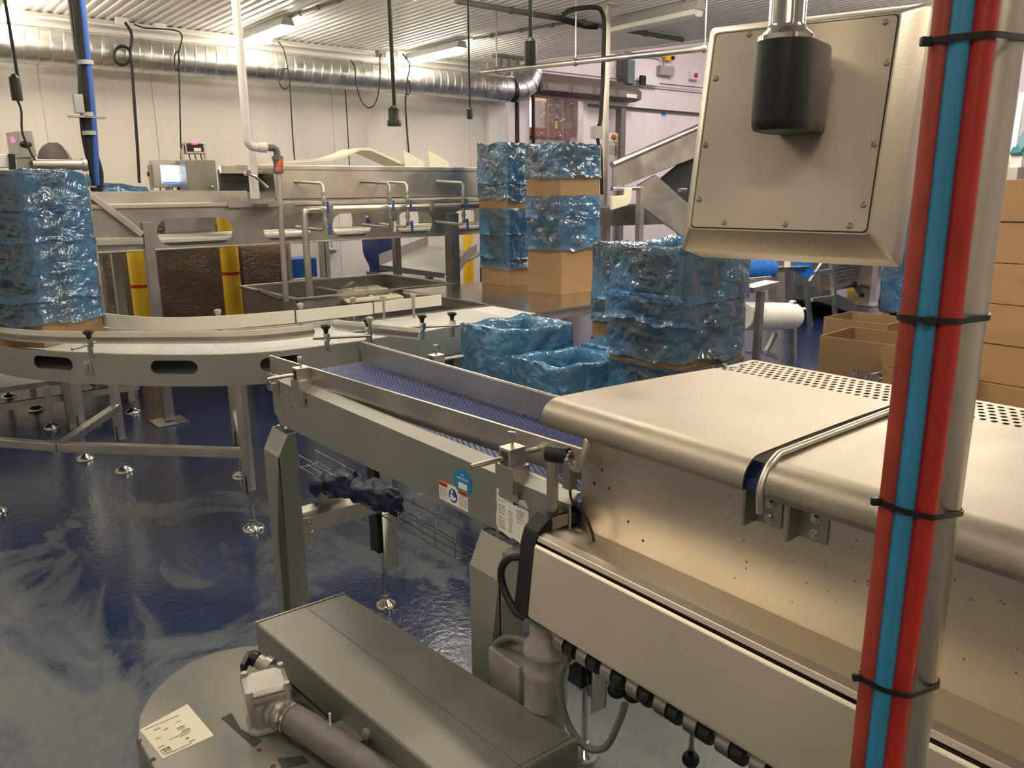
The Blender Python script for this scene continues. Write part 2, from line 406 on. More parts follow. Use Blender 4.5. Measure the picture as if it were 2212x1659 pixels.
lamp('lit strip light half hidden by the white drop pipe', 3.93, 9.1, ZL)
lamp('lit strip light with ribbed glow above it, right of the black cords', 6.22, 9.1, ZL)
lamp('unlit milky strip light beside the dark ceiling conduit', 6.86, 5.95, ZL, diff=OFFL)
for q, (x, y) in enumerate([(-.9, 9.1), (-.6, 5.9), (1.8, 5.9), (4.2, 5.9), (-.6, 2.6), (2.2, 2.6), (4.6, 2.4), (2.2, -1.2), (-1.2, -1.2), (7.0, 2.4), (5.0, -1.2), (8.75, 2.9), (6.0, 4.25), (7.5, 3.2)]):  # unseen rows carried on; right-hand ones added to brighten the dark ceiling there
    lamp('strip light among the unseen rows and added fill lights outside the photo frame', x, y, ZL, diff=LAMPB if y < 5 else LAMP, group='ceiling lights outside the frame')
for q, (x, y) in enumerate([(11.5, 8.6), (13.6, 8.6), (12.0, 4.6), (14.6, 4.6), (12.2, 1.0)]):
    lamp('strip light of the high bay beyond the ceiling edge', x, y, 5.3, L=1.5, diff=LAMPP, group='high bay lights out of view', top=5.6)
lamp('strip light inside the store behind the curtain', 10.6, 13.2, 4.2, diff=LAMPP, group='store light out of view', top=4.6)
W_ = bpy.data.worlds.new('world'); SC.world = W_; W_.use_nodes = True
W_.node_tree.nodes['Background'].inputs[0].default_value = (.9, .85, .8, 1); W_.node_tree.nodes['Background'].inputs[1].default_value = .12
SC.view_settings.view_transform = 'Standard'; SC.view_settings.look = 'None'; SC.view_settings.gamma = 1; SC.view_settings.use_curve_mapping = False
SC.view_settings.exposure = 0.85
# ------------------------------------------------------------------ blue belt conveyor
def foot(t, x, y, ztop, r=.042, name='levelling_foot', rod=.011):
    f = MB(); f.cyl((x, y, .02), (x, y, ztop), rod, n=12)
    f.lathe([(r, 0), (r, .008), (r * .85, .022), (r * .4, .036), (.016, .042), (.016, .055), (0, .055)], (x, y, 0), n=28)
    return f.build(name, BRIGHT, t)
bc = thing('belt_conveyor', 'steel belt conveyor with perforated blue belt feeding out of the hooded machine', 'conveyor', (1.3, 2.0, 0))
XN, XF = 1.069, 1.53
prof = [(2.655, 1.108), (2.655, .985), (2.60, .945), (1.0, .972), (1.0, 1.108)]
b = MB(); b.prism(prof[:3] + [(1.116, .970), (1.116, 1.108)], 'x', XN, XN + .006)
b.prism([(XN, 1.108), (XN + .006, 1.104), (XN + .034, 1.122), (XN + .034, 1.128), (XN + .026, 1.128)], 'y', 1.116, 2.655)
b.build('near_side_plate', BLAST, bc, bevel=.0015)
b = MB(); b.prism(prof, 'x', XF - .006, XF); b.prism([(XF, 1.108), (XF - .006, 1.104), (XF - .03, 1.12), (XF - .024, 1.124)], 'y', 1.0, 2.655)
b.build('far_side_plate', BLAST, bc, bevel=.0015)
b = MB(); b.box(XN + .006, XF - .006, 1.12, 2.6, 1.035, 1.06); b.box(XN + .006, XF - .006, 1.12, 2.6, .965, .975)
b.build('bed_plate', STEELD, bc)
# belt: slab wrapped around end rollers
b = MB(); y0, y1 = .45, 2.72
pr_ = [(y0, 1.085), (y1, 1.085)] + [(y1 + .022 * math.sin(a), 1.063 + .022 * math.cos(a)) for a in (PI * .25, PI * .5, PI * .75)] + [(y1, 1.041), (y0, 1.041)]
pr_ = [(y, z + .012) for y, z in pr_]
b.prism(pr_, 'x', 1.118, 1.482); b.build('belt', BBELT, bc)
b = MB(); zt = 1.0972
ny = int((y1 - .95) / .0135); nx = 26
for j in range(ny):
    for i in range(nx):
        x = 1.124 + (i + .5 * (j % 2)) * .0138; y = .95 + j * .0135
        if x > 1.478: continue
        a_, c_ = .0046, .0036
        b.add([(x - a_, y, zt), (x, y - c_, zt), (x + a_, y, zt), (x, y + c_, zt), (x, y, zt + .0035)], [(0, 1, 4), (1, 2, 4), (2, 3, 4), (3, 0, 4)])
b.build('belt_studs', BNUB, bc, smooth=False)
b = MB()
for j in range(115):
    y = 1.0 + j * .0142
    b.box(1.108, 1.1175, y, y + .009, 1.085, 1.101)
b.build('belt_edge_links', BNUB, bc, bevel=.002)
b = MB(); b.cyl((XN + .006, 2.7, 1.07), (XF - .006, 2.7, 1.07), .02, n=18); b.build('end_roller', STEELD, bc)
# side guides
b = MB(); b.slab([(1.083, 2.69, 1.106), (1.158, 1.165, 1.125), (1.158, 1.165, 1.195), (1.083, 2.69, 1.18)], .005)
b.beam((1.0855, 2.69, 1.181), (1.1605, 1.165, 1.196), .008, .004)
b.build('near_guide', STEEL, bc, bevel=.0008)
b = MB(); b.slab([(1.462, 2.70, 1.10), (1.462, 1.12, 1.10), (1.462, 1.12, 1.181), (1.462, 2.70, 1.181)], -.005)
b.beam((1.4645, 2.70, 1.182), (1.4645, 1.12, 1.182), .009, .004); b.build('far_guide', STEEL, bc, bevel=.0008)
def clamp(y, xin, far=False):
    s = -1 if far else 1; xs = XF if far else XN
    t = MB(); t.cyl((xs - s * .112, y, 1.165), (xin, y, 1.165), .0062, n=14); rod = t.build('guide_rod', BRIGHT, bc)
    k = MB(); xx = xs + s * .005
    k.box(xx - .024, xx + .024, y - .02, y - .014, 1.146, 1.186); k.box(xx - .024, xx + .024, y + .014, y + .02, 1.146, 1.186)
    k.box(xx - .024, xx + .024, y - .02, y + .02, 1.18, 1.188)
    k.box(xx - .026, xx + .026, y - .032, y + .032, 1.084, 1.148)
    k.box(xs - s * .006 - .004, xs - s * .006 + .004, y - .032, y + .032, 1.062, 1.09)
    k.build('guide_clamp', STEEL, bc, bevel=.0025)
    w = MB(); w.cyl((xx, y, 1.186), (xx, y, 1.206), .004, n=10)
    w.obox((xx, y, 1.213), (.007, .02, .019), Matrix.Rotation(.5, 3, 'Z')); w.build('wing_screw', BRIGHT, bc, bevel=.003)
clamp(1.31, 1.15); clamp(2.41, 1.10)
clamp(2.28, 1.47, True)
b = MB(); b.box(XN - .004, XN, 2.595, 2.66, 1.06, 1.125); b.box(XN - .02, XN - .004, 2.60, 2.615, 1.07, 1.10); b.build('end_bracket', STEEL, bc, bevel=.002)
b = MB()
for y, z in ((2.585, 1.045), (2.50, 1.035)): b.cyl((XN - .003, y, z), (XN + .002, y, z), .0045, n=12)
b.build('side_screws', STEELD, bc)
# legs and cross frames
def leg_near(y0, y1, zt, zb):
    b = MB(); b.prism([(1.05, zb), (1.05, zt - .08), (1.092, zt), (1.125, zt), (1.125, zb)], 'y', y0, y0 + .006)
    b.prism([(1.05, zb), (1.05, zt - .08), (1.092, zt), (1.125, zt), (1.125, zb)], 'y', y1 - .006, y1)
    b.box(1.05, 1.056, y0, y1, zb, zt - .08); b.add([(1.05, y0, zt - .08), (1.05, y1, zt - .08), (1.092, y1, zt), (1.092, y0, zt)], [(0, 1, 2, 3)])
    b.build('leg', BLAST, bc, bevel=.002)
    f = MB(); f.cyl((1.10, (y0 + y1) / 2, zt - .01), (1.10, (y0 + y1) / 2, zt + .06), .009, n=12); f.box(1.094, 1.12, y0 + .03, y1 - .03, zt + .001, zt + .012); f.build('leg_mount', STEELD, bc)
    foot(bc, 1.09, (y0 + y1) / 2, zb + .05)
leg_near(2.605, 2.735, .905, .16); leg_near(1.335, 1.452, .93, .16)
def leg_far(y0, y1, zb):
    b = MB(); b.box(1.50, 1.56, y0, y0 + .006, zb, .56); b.box(1.50, 1.56, y1 - .006, y1, zb + .05, .56)
    b.box(1.554, 1.56, y0, y1, zb, .97)
    b.box(1.50, 1.556, y0, y0 + .006, .56, .97); b.build('leg', BLAST, bc, bevel=.002)
    d = MB(); d.box(1.502, 1.553, y0 + .05, y1 - .006, zb + .06, .9); d.build('leg_shade_fill', DARK, bc)  # dark fill paints the shade inside the open channel
    foot(bc, 1.53, (y0 + y1) / 2, zb + .1, .046)
leg_far(2.68, 2.80, .20); leg_far(1.46, 1.58, .20)
def cross(y, z):
    b = MB(); b.prism([(y - .035, z + .03), (y - .015, z + .045), (y + .05, z + .045), (y + .05, z + .038), (y - .01, z + .038), (y - .028, z + .025), (y - .028, z - .035), (y - .035, z - .035)], 'x', 1.125, 1.50)
    b.build('cross_member', STEEL, bc, bevel=.001)
    g = MB(); g.prism([(1.085, z - .10), (1.085, z + .0), (1.11, z + .035), (1.195, z + .03), (1.195, z - .035), (1.14, z - .10)], 'y', y - .043, y - .036)
    g.build('gusset_plate', STEEL, bc, bevel=.001)
    for dz in (.012, -.03):
        k = MB(); k.lathe([(.009, 0), (.009, .004), (.005, .007), (0, .008)], (1.172, y - .043, z + dz), (0, -1, 0), 14); k.build('bolt', BRIGHT, bc)
cross(2.69, .515); cross(1.42, .515)
# wire cable tray below the belt
b = MB()
ws = [(1.27, .70), (1.27, .65), (1.31, .645), (1.35, .65), (1.35, .70)]
for x, z in ws: b.tube([(x, 2.95, z), (x, 1.36, z)], .0022, 6)
for k in range(15):
    y = 2.93 - k * .11; b.tube([(x, y, z) for x, z in ws], .0022, 6)
b.build('wire_tray', BRIGHT, bc)
b = MB()
for y in (2.74, 1.42): b.box(1.262, 1.358, y - .01, y + .03, .553, .65)
b.build('tray_bracket', STEELD, bc)
# photo-eye post at the machine mouth
b = MB(); b.cyl((1.045, 1.143, .98), (1.045, 1.143, 1.08), .0078, n=14); b.cyl((1.045, 1.143, 1.08), (1.045, 1.143, 1.205), .0125, n=16)
b.build('sensor_post', STEEL, bc)
b = MB(); b.box(1.022, 1.07, 1.118, 1.165, 1.062, 1.09); b.build('post_clamp', STEELD, bc, bevel=.003)
b = MB(); b.cyl((1.022, 1.128, 1.076), (1.014, 1.128, 1.076), .006, n=6); b.build('bolt', BRIGHT, bc)
b = MB(); b.cyl((1.035, 1.15, 1.222), (1.055, 1.105, 1.222), .018, n=20); b.build('photo_eye', BLACK, bc, bevel=.002)
b = MB(); b.cyl((1.052, 1.108, 1.218), (1.056, 1.099, 1.218), .0165, n=20); b.cyl((1.053, 1.099, 1.218), (1.056, 1.092, 1.218), .008, n=6); b.build('photo_eye_nut', BRIGHT, bc)
b = MB(); b.tube(catmull([(1.055, 1.098, 1.21), (1.045, 1.075, 1.205), (1.042, 1.055, 1.225), (1.048, 1.045, 1.262), (1.055, 1.05, 1.275)], 5), .009, 8); b.build('sensor_bracket', STEEL, bc)
b = MB(); b.box(1.04, 1.062, 1.085, 1.11, 1.155, 1.21); b.build('sensor_body', GREYD, bc, bevel=.003)
b = MB(); b.tube(catmull([(1.05, 1.095, 1.16), (1.045, 1.085, 1.135), (1.058, 1.065, 1.11), (1.063, 1.045, 1.075), (1.06, 1.035, 1.055)], 6), .0028, 8); b.build('sensor_cable', RUBBER, bc)
# stickers on the near plate
YV = V((0, -1, 0)); ZV = V((0, 0, 1)); XS = XN - .0008
def sticker(name, y, z, w, h, mt, label=None):
    s = MB(); s.box(XS, XN, y - w, y, z - h, z).build; s.v = []; s.f = []
    s.box(XS, XN + .0004, y - w, y, z - h, z); o = s.build(name, mt, bc, smooth=False)
    if label: o['label'] = label
    return o
def lines(parent, y, z, w, n, dz, mt=INKG, hgt=.0022, seed=1, x=None):
    rnd = random.Random(seed); xx = XS if x is None else x; s = MB()
    for k in range(n):
        p = 0
        while p < w:
            q = min(w, p + rnd.uniform(.004, .014)); s.box(xx - .0004, xx + .0002, y - q, y - p, z - k * dz - hgt, z - k * dz); p = q + .002
            if rnd.random() < .12: break
    return s.build('printed_lines', mt, parent, smooth=False)
b = MB(); b.lathe([(.036, 0), (.036, .0009), (0, .0009)], (XN, 1.498, 1.046), (-1, 0, 0), 40)
st = b.build('round_sticker', STB, bc, smooth=False); st['label'] = 'round blue approval sticker'
text('APPROVED', .0098, (XS - .0002, 1.498, 1.053), YV, ZV, PAPER, st, align='CENTER')
text('quality', .006, (XS - .0002, 1.498, 1.065), YV, ZV, PAPER, st, align='CENTER')
s = MB(); s.box(XS - .0006, XS, 1.480, 1.516, 1.029, 1.045); s.build('printed_icon', PAPER, st, smooth=False)
lines(st, 1.508, 1.021, .02, 1, .004, PAPER, .0018, 3)
st = sticker('warning_sticker', 1.604, 1.024, .126, .05, PAPER, 'white and orange warning sticker')
s = MB(); s.box(XS - .0004, XS + .0001, 1.604 - .04, 1.604, 1.012, 1.024); s.box(XS - .0004, XS + .0001, 1.478, 1.478 + .04, 1.012, 1.024); s.build('orange_band', INKO, st, smooth=False)
text('WARNING', .0068, (XS - .0006, 1.600, 1.0155), YV, ZV, INK, st); text('WARNING', .0068, (XS - .0006, 1.5155, 1.0155), YV, ZV, INK, st)
lines(st, 1.601, 1.008, .034, 8, .0036, INKG, .0014, 5); lines(st, 1.515, 1.008, .034, 8, .0036, INKG, .0014, 6)
s = MB(); s.lathe([(.0185, 0), (.0185, .0006), (0, .0006)], (XS, 1.541, .999), (-1, 0, 0), 30); s.build('blue_disc', INKB, st, smooth=False)
s = MB(); s.lathe([(.0048, 0), (.0048, .0004), (0, .0004)], (XS - .0006, 1.545, 1.009), (-1, 0, 0), 16)
s.prism([(1.553, .988), (1.552, 1.0), (1.547, 1.003), (1.542, .999), (1.536, .995), (1.53, .999), (1.527, .993), (1.536, .986)], 'x', XS - .001, XS - .0006); s.build('reader_symbol', PAPER, st, smooth=False)
# torn type plate
rnd = random.Random(4); pts = []
P0 = [(1.364, 1.072), (1.364, .985)]; pts.append((1.364, 1.075))
for k in range(9): pts.append((1.364 + rnd.uniform(-.0025, .0015), 1.066 - k * .0105))
for k in range(12): pts.append((1.358 - k * .0095, .972 - k * .0012 - (k > 8) * .006 + rnd.uniform(-.004, .003)))
for k in range(8): pts.append((1.247 + rnd.uniform(-.001, .003), .958 + k * .014))
pts += [(1.262, 1.072), (1.30, 1.066), (1.318, 1.078), (1.34, 1.072)]
s = MB(); s.prism(pts, 'x', XS, XN + .0003); st = s.build('type_plate', PAPER, bc, smooth=False); st['label'] = 'torn white type plate sticker'
text('CE', .014, (XS - .0002, 1.356, 1.056), YV, ZV, INK, st); text('MULTIVAC', .0105, (XS - .0002, 1.291, 1.051), YV, ZV, INK, st)
s = MB(); s.lathe([(.0048, 0), (.0048, .0004), (.0028, .0004)], (XS, 1.297, 1.0545), (-1, 0, 0), 18); s.build('maker_ring', INK, st, smooth=False)
lines(st, 1.356, 1.048, .03, 1, .004, INKG, .0016, 8)
for k, z in enumerate((1.036, 1.03, 1.024, 1.017, 1.006, .999, .993, .987, .981)): lines(st, 1.356, z, .024, 1, .005, INKG, .0024, 20 + k)
lines(st, 1.318, 1.03, .014, 9, .0062, INKG, .0022, 11); lines(st, 1.29, 1.043, .028, 6, .0044, INKG, .0018, 12); lines(st, 1.29, 1.013, .02, 1, .005, INKG, .0018, 13)
st = sticker('laser_sticker', 1.150, 1.055, .054, .026, CREAMP, 'small pale sticker with yellow triangle')
s = MB(); s.prism([(1.137, 1.033), (1.117, 1.033), (1.127, 1.052)], 'x', XS - .0008, XS); s.build('yellow_triangle', YELLOW, st, smooth=False)
s = MB(); s.box(XS - .0004, XS + .0001, 1.098, 1.114, 1.048, 1.054); s.build('orange_band', INKO, st, smooth=False); lines(st, 1.114, 1.045, .014, 4, .004, INKG, .0014, 15)
# gear motor under the discharge
mo = MB(); mo.lathe([(0, .46), (.03, .46), (.045, .475), (.045, .60), (.05, .605), (.05, .68), (.053, .685), (.053, .70), (.05, .705), (.05, .735), (.053, .74), (.05, .755), (.038, .77), (.036, .81), (0, .81)], (1.06, 1.18, 0), n=30)
mo = mo.build('motor', CAST, bc, bevel=0)
s = MB(); s.lathe([(.0458, .50), (.0458, .522)], (1.06, 1.18, 0), n=30); s.v = [p for p in s.v]; s.build('motor_band', INKO, mo, smooth=True)['label'] = 'thin red line around the motor'
s = MB(); s.lathe([(.0462, .503), (.0462, .5225)], (1.06, 1.18, 0), n=30); s.build('motor_sleeve', CAST, mo)
s = MB(); s.box(1.005, 1.0155, 1.168, 1.2, .50, .52); s.build('motor_label', PAPER, mo, smooth=False)
s = MB(); s.prism([(1.194, .503), (1.181, .503), (1.1875, .516)], 'x', 1.004, 1.005); s.build('yellow_triangle', YELLOW, mo, smooth=False)
b = MB(); b.box(1.03, 1.105, 1.17, 1.30, .82, .95); b.build('gearbox', BLAST, bc, bevel=.006)
b = MB(); b.box(1.03, 1.10, 1.24, 1.36, .565, .675); b.build('terminal_box', CAST, bc, bevel=.008)
for y, z in ((1.285, .93), (1.285, .87), (1.285, .835), (1.20, .835)):
    b = MB(); b.cyl((1.03, y, z), (1.022, y, z), .006, n=8); b.build('gearbox_screw', STEELD, bc)
b = MB(); b.tube(catmull([(1.06, 1.34, .60), (1.05, 1.36, .66), (1.045, 1.30, .72), (1.05, 1.23, .74)], 6), .008, 8); b.build('motor_cable', HOSEG, bc)
b = MB(); b.tube(catmull([(1.04, 1.07, .80), (1.03, 1.10, .72), (1.04, 1.09, .62), (1.05, 1.04, .575), (1.06, .99, .60), (1.06, .955, .68), (1.05, .93, .74)], 8), .0075, 10); b.build('looped_cable', HOSEG, bc)
# ------------------------------------------------------------------ glove on the wire tray
def crumple(p, s=1.0): return noise.noise(V(p) * s)
gl = MB()
cp = [on_x(700, 1045, 1.30), on_x(745, 1045, 1.30), on_x(790, 1058, 1.30), on_x(835, 1080, 1.30), on_x(868, 1090, 1.30)]
rr = [.06, .062, .058, .058, .036]
path = catmull(cp, 7); N = len(path)
def gf(u, v):
    i = min(N - 1, int(v * (N - 1))); p = path[i]; k = v * 4; j = min(3, int(k)); r = rr[j] + (rr[j + 1] - rr[j]) * (k - j)
    a = 2 * PI * u; d = V((math.cos(a) * .85, 0, math.sin(a) * .75)); q = p + d * r * (.12 if v > .999 else 1)
    return q + d * (.034 * noise.noise(q * 17) + .016 * noise.noise(q * 45))
gl.grid(gf, 36, 40, True)
glo = gl.build('rubber_glove', NAVY, None, solid=.002)
tag(glo, 'crumpled dark blue rubber glove lying on the wire tray under the blue belt', 'glove')
# ------------------------------------------------------------------ hooded packing machine
hm = thing('packing_machine', 'stainless packing machine with rounded two-part hood and perforated top strip', 'machine', (1.4, .6, 0))
ZT = 1.326
def hood(ya, yb, name, skew=0.0):
    prof = [(1.047, 1.274), (1.045, 1.282)] + [(1.087 - .042 * math.cos(a), 1.284 + .042 * math.sin(a)) for a in (0, .35, .7, 1.05, 1.3, 1.57)] + [(1.20, ZT + .002), (1.40, ZT + .002), (1.555, ZT)]
    n = len(prof); b = MB()
    ysk = lambda x: skew * (x - 1.045)
    for k, (yy, s) in enumerate(((ya, 1), (yb, 0))): b.add([(x, yy - s * ysk(x), z) for x, z in prof], [])
    b.f += [(i, i + 1, n + i + 1, n + i) for i in range(n - 1)]
    o = b.build(name, HOOD, hm, solid=.004, ang=60)
    p = MB(); py = (ya - skew * .51) - .02; rows = 6; cw = (1.70 - 1.563) / rows; cl = .0195; ncol = int((py - yb) / cl)
    for r in range(rows):
        for c in range(ncol):
            x0 = 1.563 + r * cw; y0 = yb + c * cl + (r % 2) * cl / 2
            cx_, cy_ = x0 + cw / 2, y0 + cl / 2; rim = [(x0, y0), (x0 + cw / 2, y0), (x0 + cw, y0), (x0 + cw, y0 + cl / 2), (x0 + cw, y0 + cl), (x0 + cw / 2, y0 + cl), (x0, y0 + cl), (x0, y0 + cl / 2)]
            ho = [(cx_ + .0075 * math.cos(a), cy_ + .0062 * math.sin(a)) for a in [PI * 1.25 + k * PI / 4 for k in range(8)]]
            p.add([(*q, ZT) for q in rim + ho], [(k, (k + 1) % 8, 8 + (k + 1) % 8, 8 + k) for k in range(8)])
    ye = yb + ncol * cl
    p.box(1.553, 1.563, yb, py + .02, ZT - .002, ZT); p.box(1.70, 1.712, yb, py + .02, ZT - .03, ZT)
    p.add([(1.563, ye - .002, ZT), (1.70, ye - .002, ZT), (1.70, py + .02, ZT), (1.563, py + .02, ZT)], [(0, 1, 2, 3)])
    p.build('perforated_strip', HOOD, hm, smooth=False)
hood(1.178, .688, 'front_hood', .11); hood(.648, -.55, 'rear_hood', 0)
b = MB(); b.prism([(1.050, 1.275), (1.052, 1.29), (1.087, ZT - .012), (1.09, ZT - .02), (1.062, 1.285), (1.06, 1.275)], 'y', .63, .70)
b.build('hood_joint', mat('navy hood interior shade', (.008, .014, .07), .5), hm)['label'] = 'dark blue strip painted for the dark hood interior at the joint'  # navy strip paints the dark inside of the hood
b = MB(); pts = [(1.048, .655, 1.245), (1.044, .655, 1.285), (1.062, .655, 1.318), (1.09, .655, 1.335)]
b.tube(catmull(pts, 5) + [V((1.72, .655, 1.337))], .0065, 10); b.build('hinge_strap', STEEL, hm)
b = MB(); b.box(1.10, 1.104, -.6, 1.113, 1.02, 1.30); b.box(1.104, 1.135, 1.109, 1.113, 1.02, 1.30); b.build('side_panel', WARM, hm, bevel=.001)
b = MB(); b.box(1.70, 1.704, -.6, 1.09, .9, 1.30); b.build('rear_panel', BLAST, hm)
b = MB()
for px, py in ((1300, 1015), (1284, 1044), (1316, 1055), (1357, 1127), (1389, 1168)):
    q = on_x(px, py, 1.10); r = .0035 if py < 1100 else .0027; b.cyl((1.0994, q.y, q.z), (1.101, q.y, q.z), r, n=14)
b.build('bolt_holes', INK, hm, smooth=False)
rnd = random.Random(2); b = MB()
for k in range(38):
    y = rnd.uniform(.28, .75); z = rnd.uniform(1.08, 1.24); b.cyl((1.0996, y, z), (1.1005, y, z), rnd.uniform(.001, .0021), n=8)
b.build('dirt_specks', GREYD, hm, smooth=False)['kind'] = 'stuff'
for yb_ in (.695, .615):
    b = MB(); b.box(1.062, 1.10, yb_ - .003, yb_ + .003, 1.205, 1.285); b.box(1.096, 1.10, yb_ - .05, yb_, 1.205, 1.262); b.build('hinge_bracket', STEELD, hm, bevel=.002)
    for dz in (1.247, 1.220):
        k = MB(); k.cyl((1.096, yb_ - .03, dz), (1.091, yb_ - .03, dz), .0085, n=16); k.cyl((1.091, yb_ - .03, dz), (1.085, yb_ - .03, dz), .0062, n=6); k.build('bolt', BRIGHT, hm)
b = MB(); q = on_z(1565, 796, ZT); b.cyl((q.x, q.y, ZT - .004), (q.x, q.y, ZT + .011), .006, n=6); b.build('hood_bolt', BRIGHT, hm)
# front cable channel
b = MB(); b.prism([(1.10, 1.046), (1.10, 1.050), (1.035, 1.062), (1.0, 1.066), (.986, 1.060), (.981, 1.051), (.985, 1.049), (1.0, 1.058), (1.03, 1.056)], 'y', -.6, 1.12)
b.build('channel_lid', WARM, hm, bevel=.001)
b = MB(); b.prism([(.9785, 1.046), (.974, 1.04), (.956, .895), (.958, .886), (.966, .886), (.984, 1.04)], 'y', -.6, 1.12)
b.build('channel_cover', COVER, hm, bevel=.0012)
b = MB(); b.prism([(.99, 1.05), (1.09, 1.05), (1.09, .90), (.972, .89)], 'y', -.6, 1.10); b.build('channel_core', DARK, hm)
b = MB(); b.prism([(1.10, 1.05), (1.10, 1.075), (1.06, 1.095), (1.02, 1.092), (.985, 1.07), (.974, 1.04), (.953, .885), (.975, .87), (1.0, .91), (1.01, 1.0), (1.05, 1.03)], 'y', 1.12, 1.165)
b.build('end_cap', RUBBER, hm, bevel=.004)
b = MB(); b.tube(catmull([(.985, 1.15, 1.0), (.965, 1.185, .995), (.955, 1.205, .965), (.955, 1.20, .925), (.955, 1.16, .885), (.965, 1.14, .875)], 6), .0085, 8); b.build('grab_loop', RUBBER, hm)
for k in range(13):
    y = 1.055 - k * .066
    b = MB(); b.cyl((.99, y, .856), (.99, y - .026, .856), .024, n=18); b.build('roller', STEELD, hm)
    b = MB(); b.cyl((.99, y - .026, .852), (.99, y - .05, .852), .021, n=18); b.build('roller_sleeve', BLACK, hm, bevel=.004)
b = MB(); b.cyl((.99, 1.08, .856), (.99, .2, .856), .006, n=10); b.build('roller_shaft', STEELD, hm)
b = MB(); p = on_z(1385, 1510, .66)
for k in range(4): b.ball(p + V((.02 * k - .03, .045 - k * .03, .012 - .004 * k)), .022, 12, (1, 1, .8))
b.build('black_valve_cluster', BLACK, hm)
b = MB(); b.cyl((1.18, .95, .68), (1.18, .86, .70), .012, n=12); b.cyl((1.18, .90, .69), (1.18, .90, .9), .012, n=12); b.build('valve_pipe', STEELD, hm)
b = MB(); b.box(1.03, 1.7, -.6, 1.05, .885, .93); b.box(1.12, 1.18, -.5, -.44, .05, .9); b.box(1.62, 1.68, -.5, -.44, .05, .9); b.box(1.62, 1.68, .92, .98, .05, .9); b.build('machine_frame', STEELD, hm)
for x, y in ((1.15, -.47), (1.65, -.47), (1.65, .95)): foot(hm, x, y, .1)
k = on_z(1492, 1640, .35)
b = MB(); b.ball(k, .022, 18, (1, 1, 1)); b.cyl(k + V((0, 0, .0)), k + V((0, 0, .03)), .01, n=10); kn = b.build('knob', BLACK, hm)
b = MB(); b.cyl(k + V((0, 0, .02)), (k.x, k.y, .9), .006, n=8); b.build('knob_rod', STEELD, hm)
# ------------------------------------------------------------------ operator panel seen from behind
TL, TR, BR, BL = at_d(1545, 70, 1.17), at_d(1952, 25, 1.03), at_d(1873, 507, 1.055), at_d(1487, 495, 1.195)
pc = (TL + TR + BR + BL) / 4
pu = ((TR - TL) + (BR - BL)).normalized(); pv = ((TL - BL) + (TR - BR)); pv = (pv - pu * pv.dot(pu)).normalized(); pn = pu.cross(pv)
PW = ((TR - TL).length + (BR - BL).length) / 2; PH = ((TL - BL).length + (TR - BR).length) / 2
hp = thing('operator_panel', 'stainless operator panel box seen from its screwed back, hung on a ceiling tube', 'control panel', tuple(pc))
def PL(x, y, z): return pc + pu * x + pv * y + pn * z
def rect(w, h, z, r=.006):
    out = []
    for sx, sy, a0 in ((1, 1, 0), (-1, 1, 90), (-1, -1, 180), (1, -1, 270)):
        for k in range(4):
            a = math.radians(a0 + k * 30); out.append(PL(sx * (w / 2 - r) + r * math.cos(a), sy * (h / 2 - r) + r * math.sin(a), z))
    return out
def loft(rings, cap0=True, cap1=True):
    n = len(rings[0]); b = MB(); b.add([p for r in rings for p in r], [(i * n + k, i * n + (k + 1) % n, (i + 1) * n + (k + 1) % n, (i + 1) * n + k) for i in range(len(rings) - 1) for k in range(n)])
    if cap0: b.f.append(tuple(range(n))[::-1])
    if cap1: b.f.append(tuple(range((len(rings) - 1) * n, len(rings) * n)))
    return b
cc, ee = .027, .040
loft([rect(PW + 2 * cc, PH + 2 * cc, -.125), rect(PW + 2 * cc, PH + 2 * cc, -ee - .012), rect(PW + 2 * cc - .004, PH + 2 * cc - .004, -ee - .003, .008), rect(PW + .004, PH + .004, -.002), rect(PW, PH, 0)]).build('housing', WARM, hp, ang=25)
loft([rect(PW - .004, PH - .004, -.001), rect(PW - .004, PH - .004, .0006)]).build('groove', INK, hp)
loft([rect(PW - .0075, PH - .0075, -.001), rect(PW - .0075, PH - .0075, .0016)]).build('back_plate', WARM, hp)
for fx, fy in ((-.29, .47), (.43, .46), (-.455, .265), (.465, .275), (-.465, -.07), (.465, -.09), (-.46, -.345), (.455, -.365), (-.29, -.462), (.06, -.462), (.40, -.462)):
    b = MB(); q = PL(fx * PW, fy * PH, .0012); b.lathe([(.0042, 0), (.0042, .0016), (.003, .0026), (0, .0027)], q, pn, 14); b.build('bolt', STEELD, hp)
loft([rect(PW + 2 * cc - .03, PH + 2 * cc - .03, -.125), rect(PW + 2 * cc - .03, PH + 2 * cc - .03, -.1275)]).build('screen', INK, hp)
ax = at_d(1697, 90, 1.0); zt = ax.z
b = MB()
n2 = V((pn.x, pn.y, 0)).normalized(); u2 = V((-n2.y, n2.x, 0))
if u2.dot(pu) < 0: u2 = -u2
dface = (pc - ax).dot(n2)
sec = [u2 * (.0365 * math.cos(a)) + n2 * (.0365 * math.sin(a)) for a in [PI * k / 14 for k in range(15)]] + [u2 * -.040 + n2 * (dface * .62), u2 * -.034 + n2 * (dface * .98), u2 * .034 + n2 * (dface * .98), u2 * .040 + n2 * (dface * .62)]
rings = []
for z, s in ((zt, 1), (zt - .095, 1), (zt - .103, .97), (zt - .108, .9)): rings.append([V((ax.x, ax.y, z)) + p * s for p in sec])
loft(rings).build('swivel_joint', BLACK, hp, ang=50)
b = MB(); b.lathe([(.0345, 0), (.0345, .006), (.026, .013), (.0235, .016), (.0225, .02), (.0225, CEIL - zt)], (ax.x, ax.y, zt), n=36); b.build('support_tube', BRIGHT, hp)
b = MB(); b.lathe([(.0, 0), (.09, 0), (.09, .012), (0, .012)], (ax.x, ax.y, CEIL - .008)); b.build('ceiling_plate', STEELD, hp)
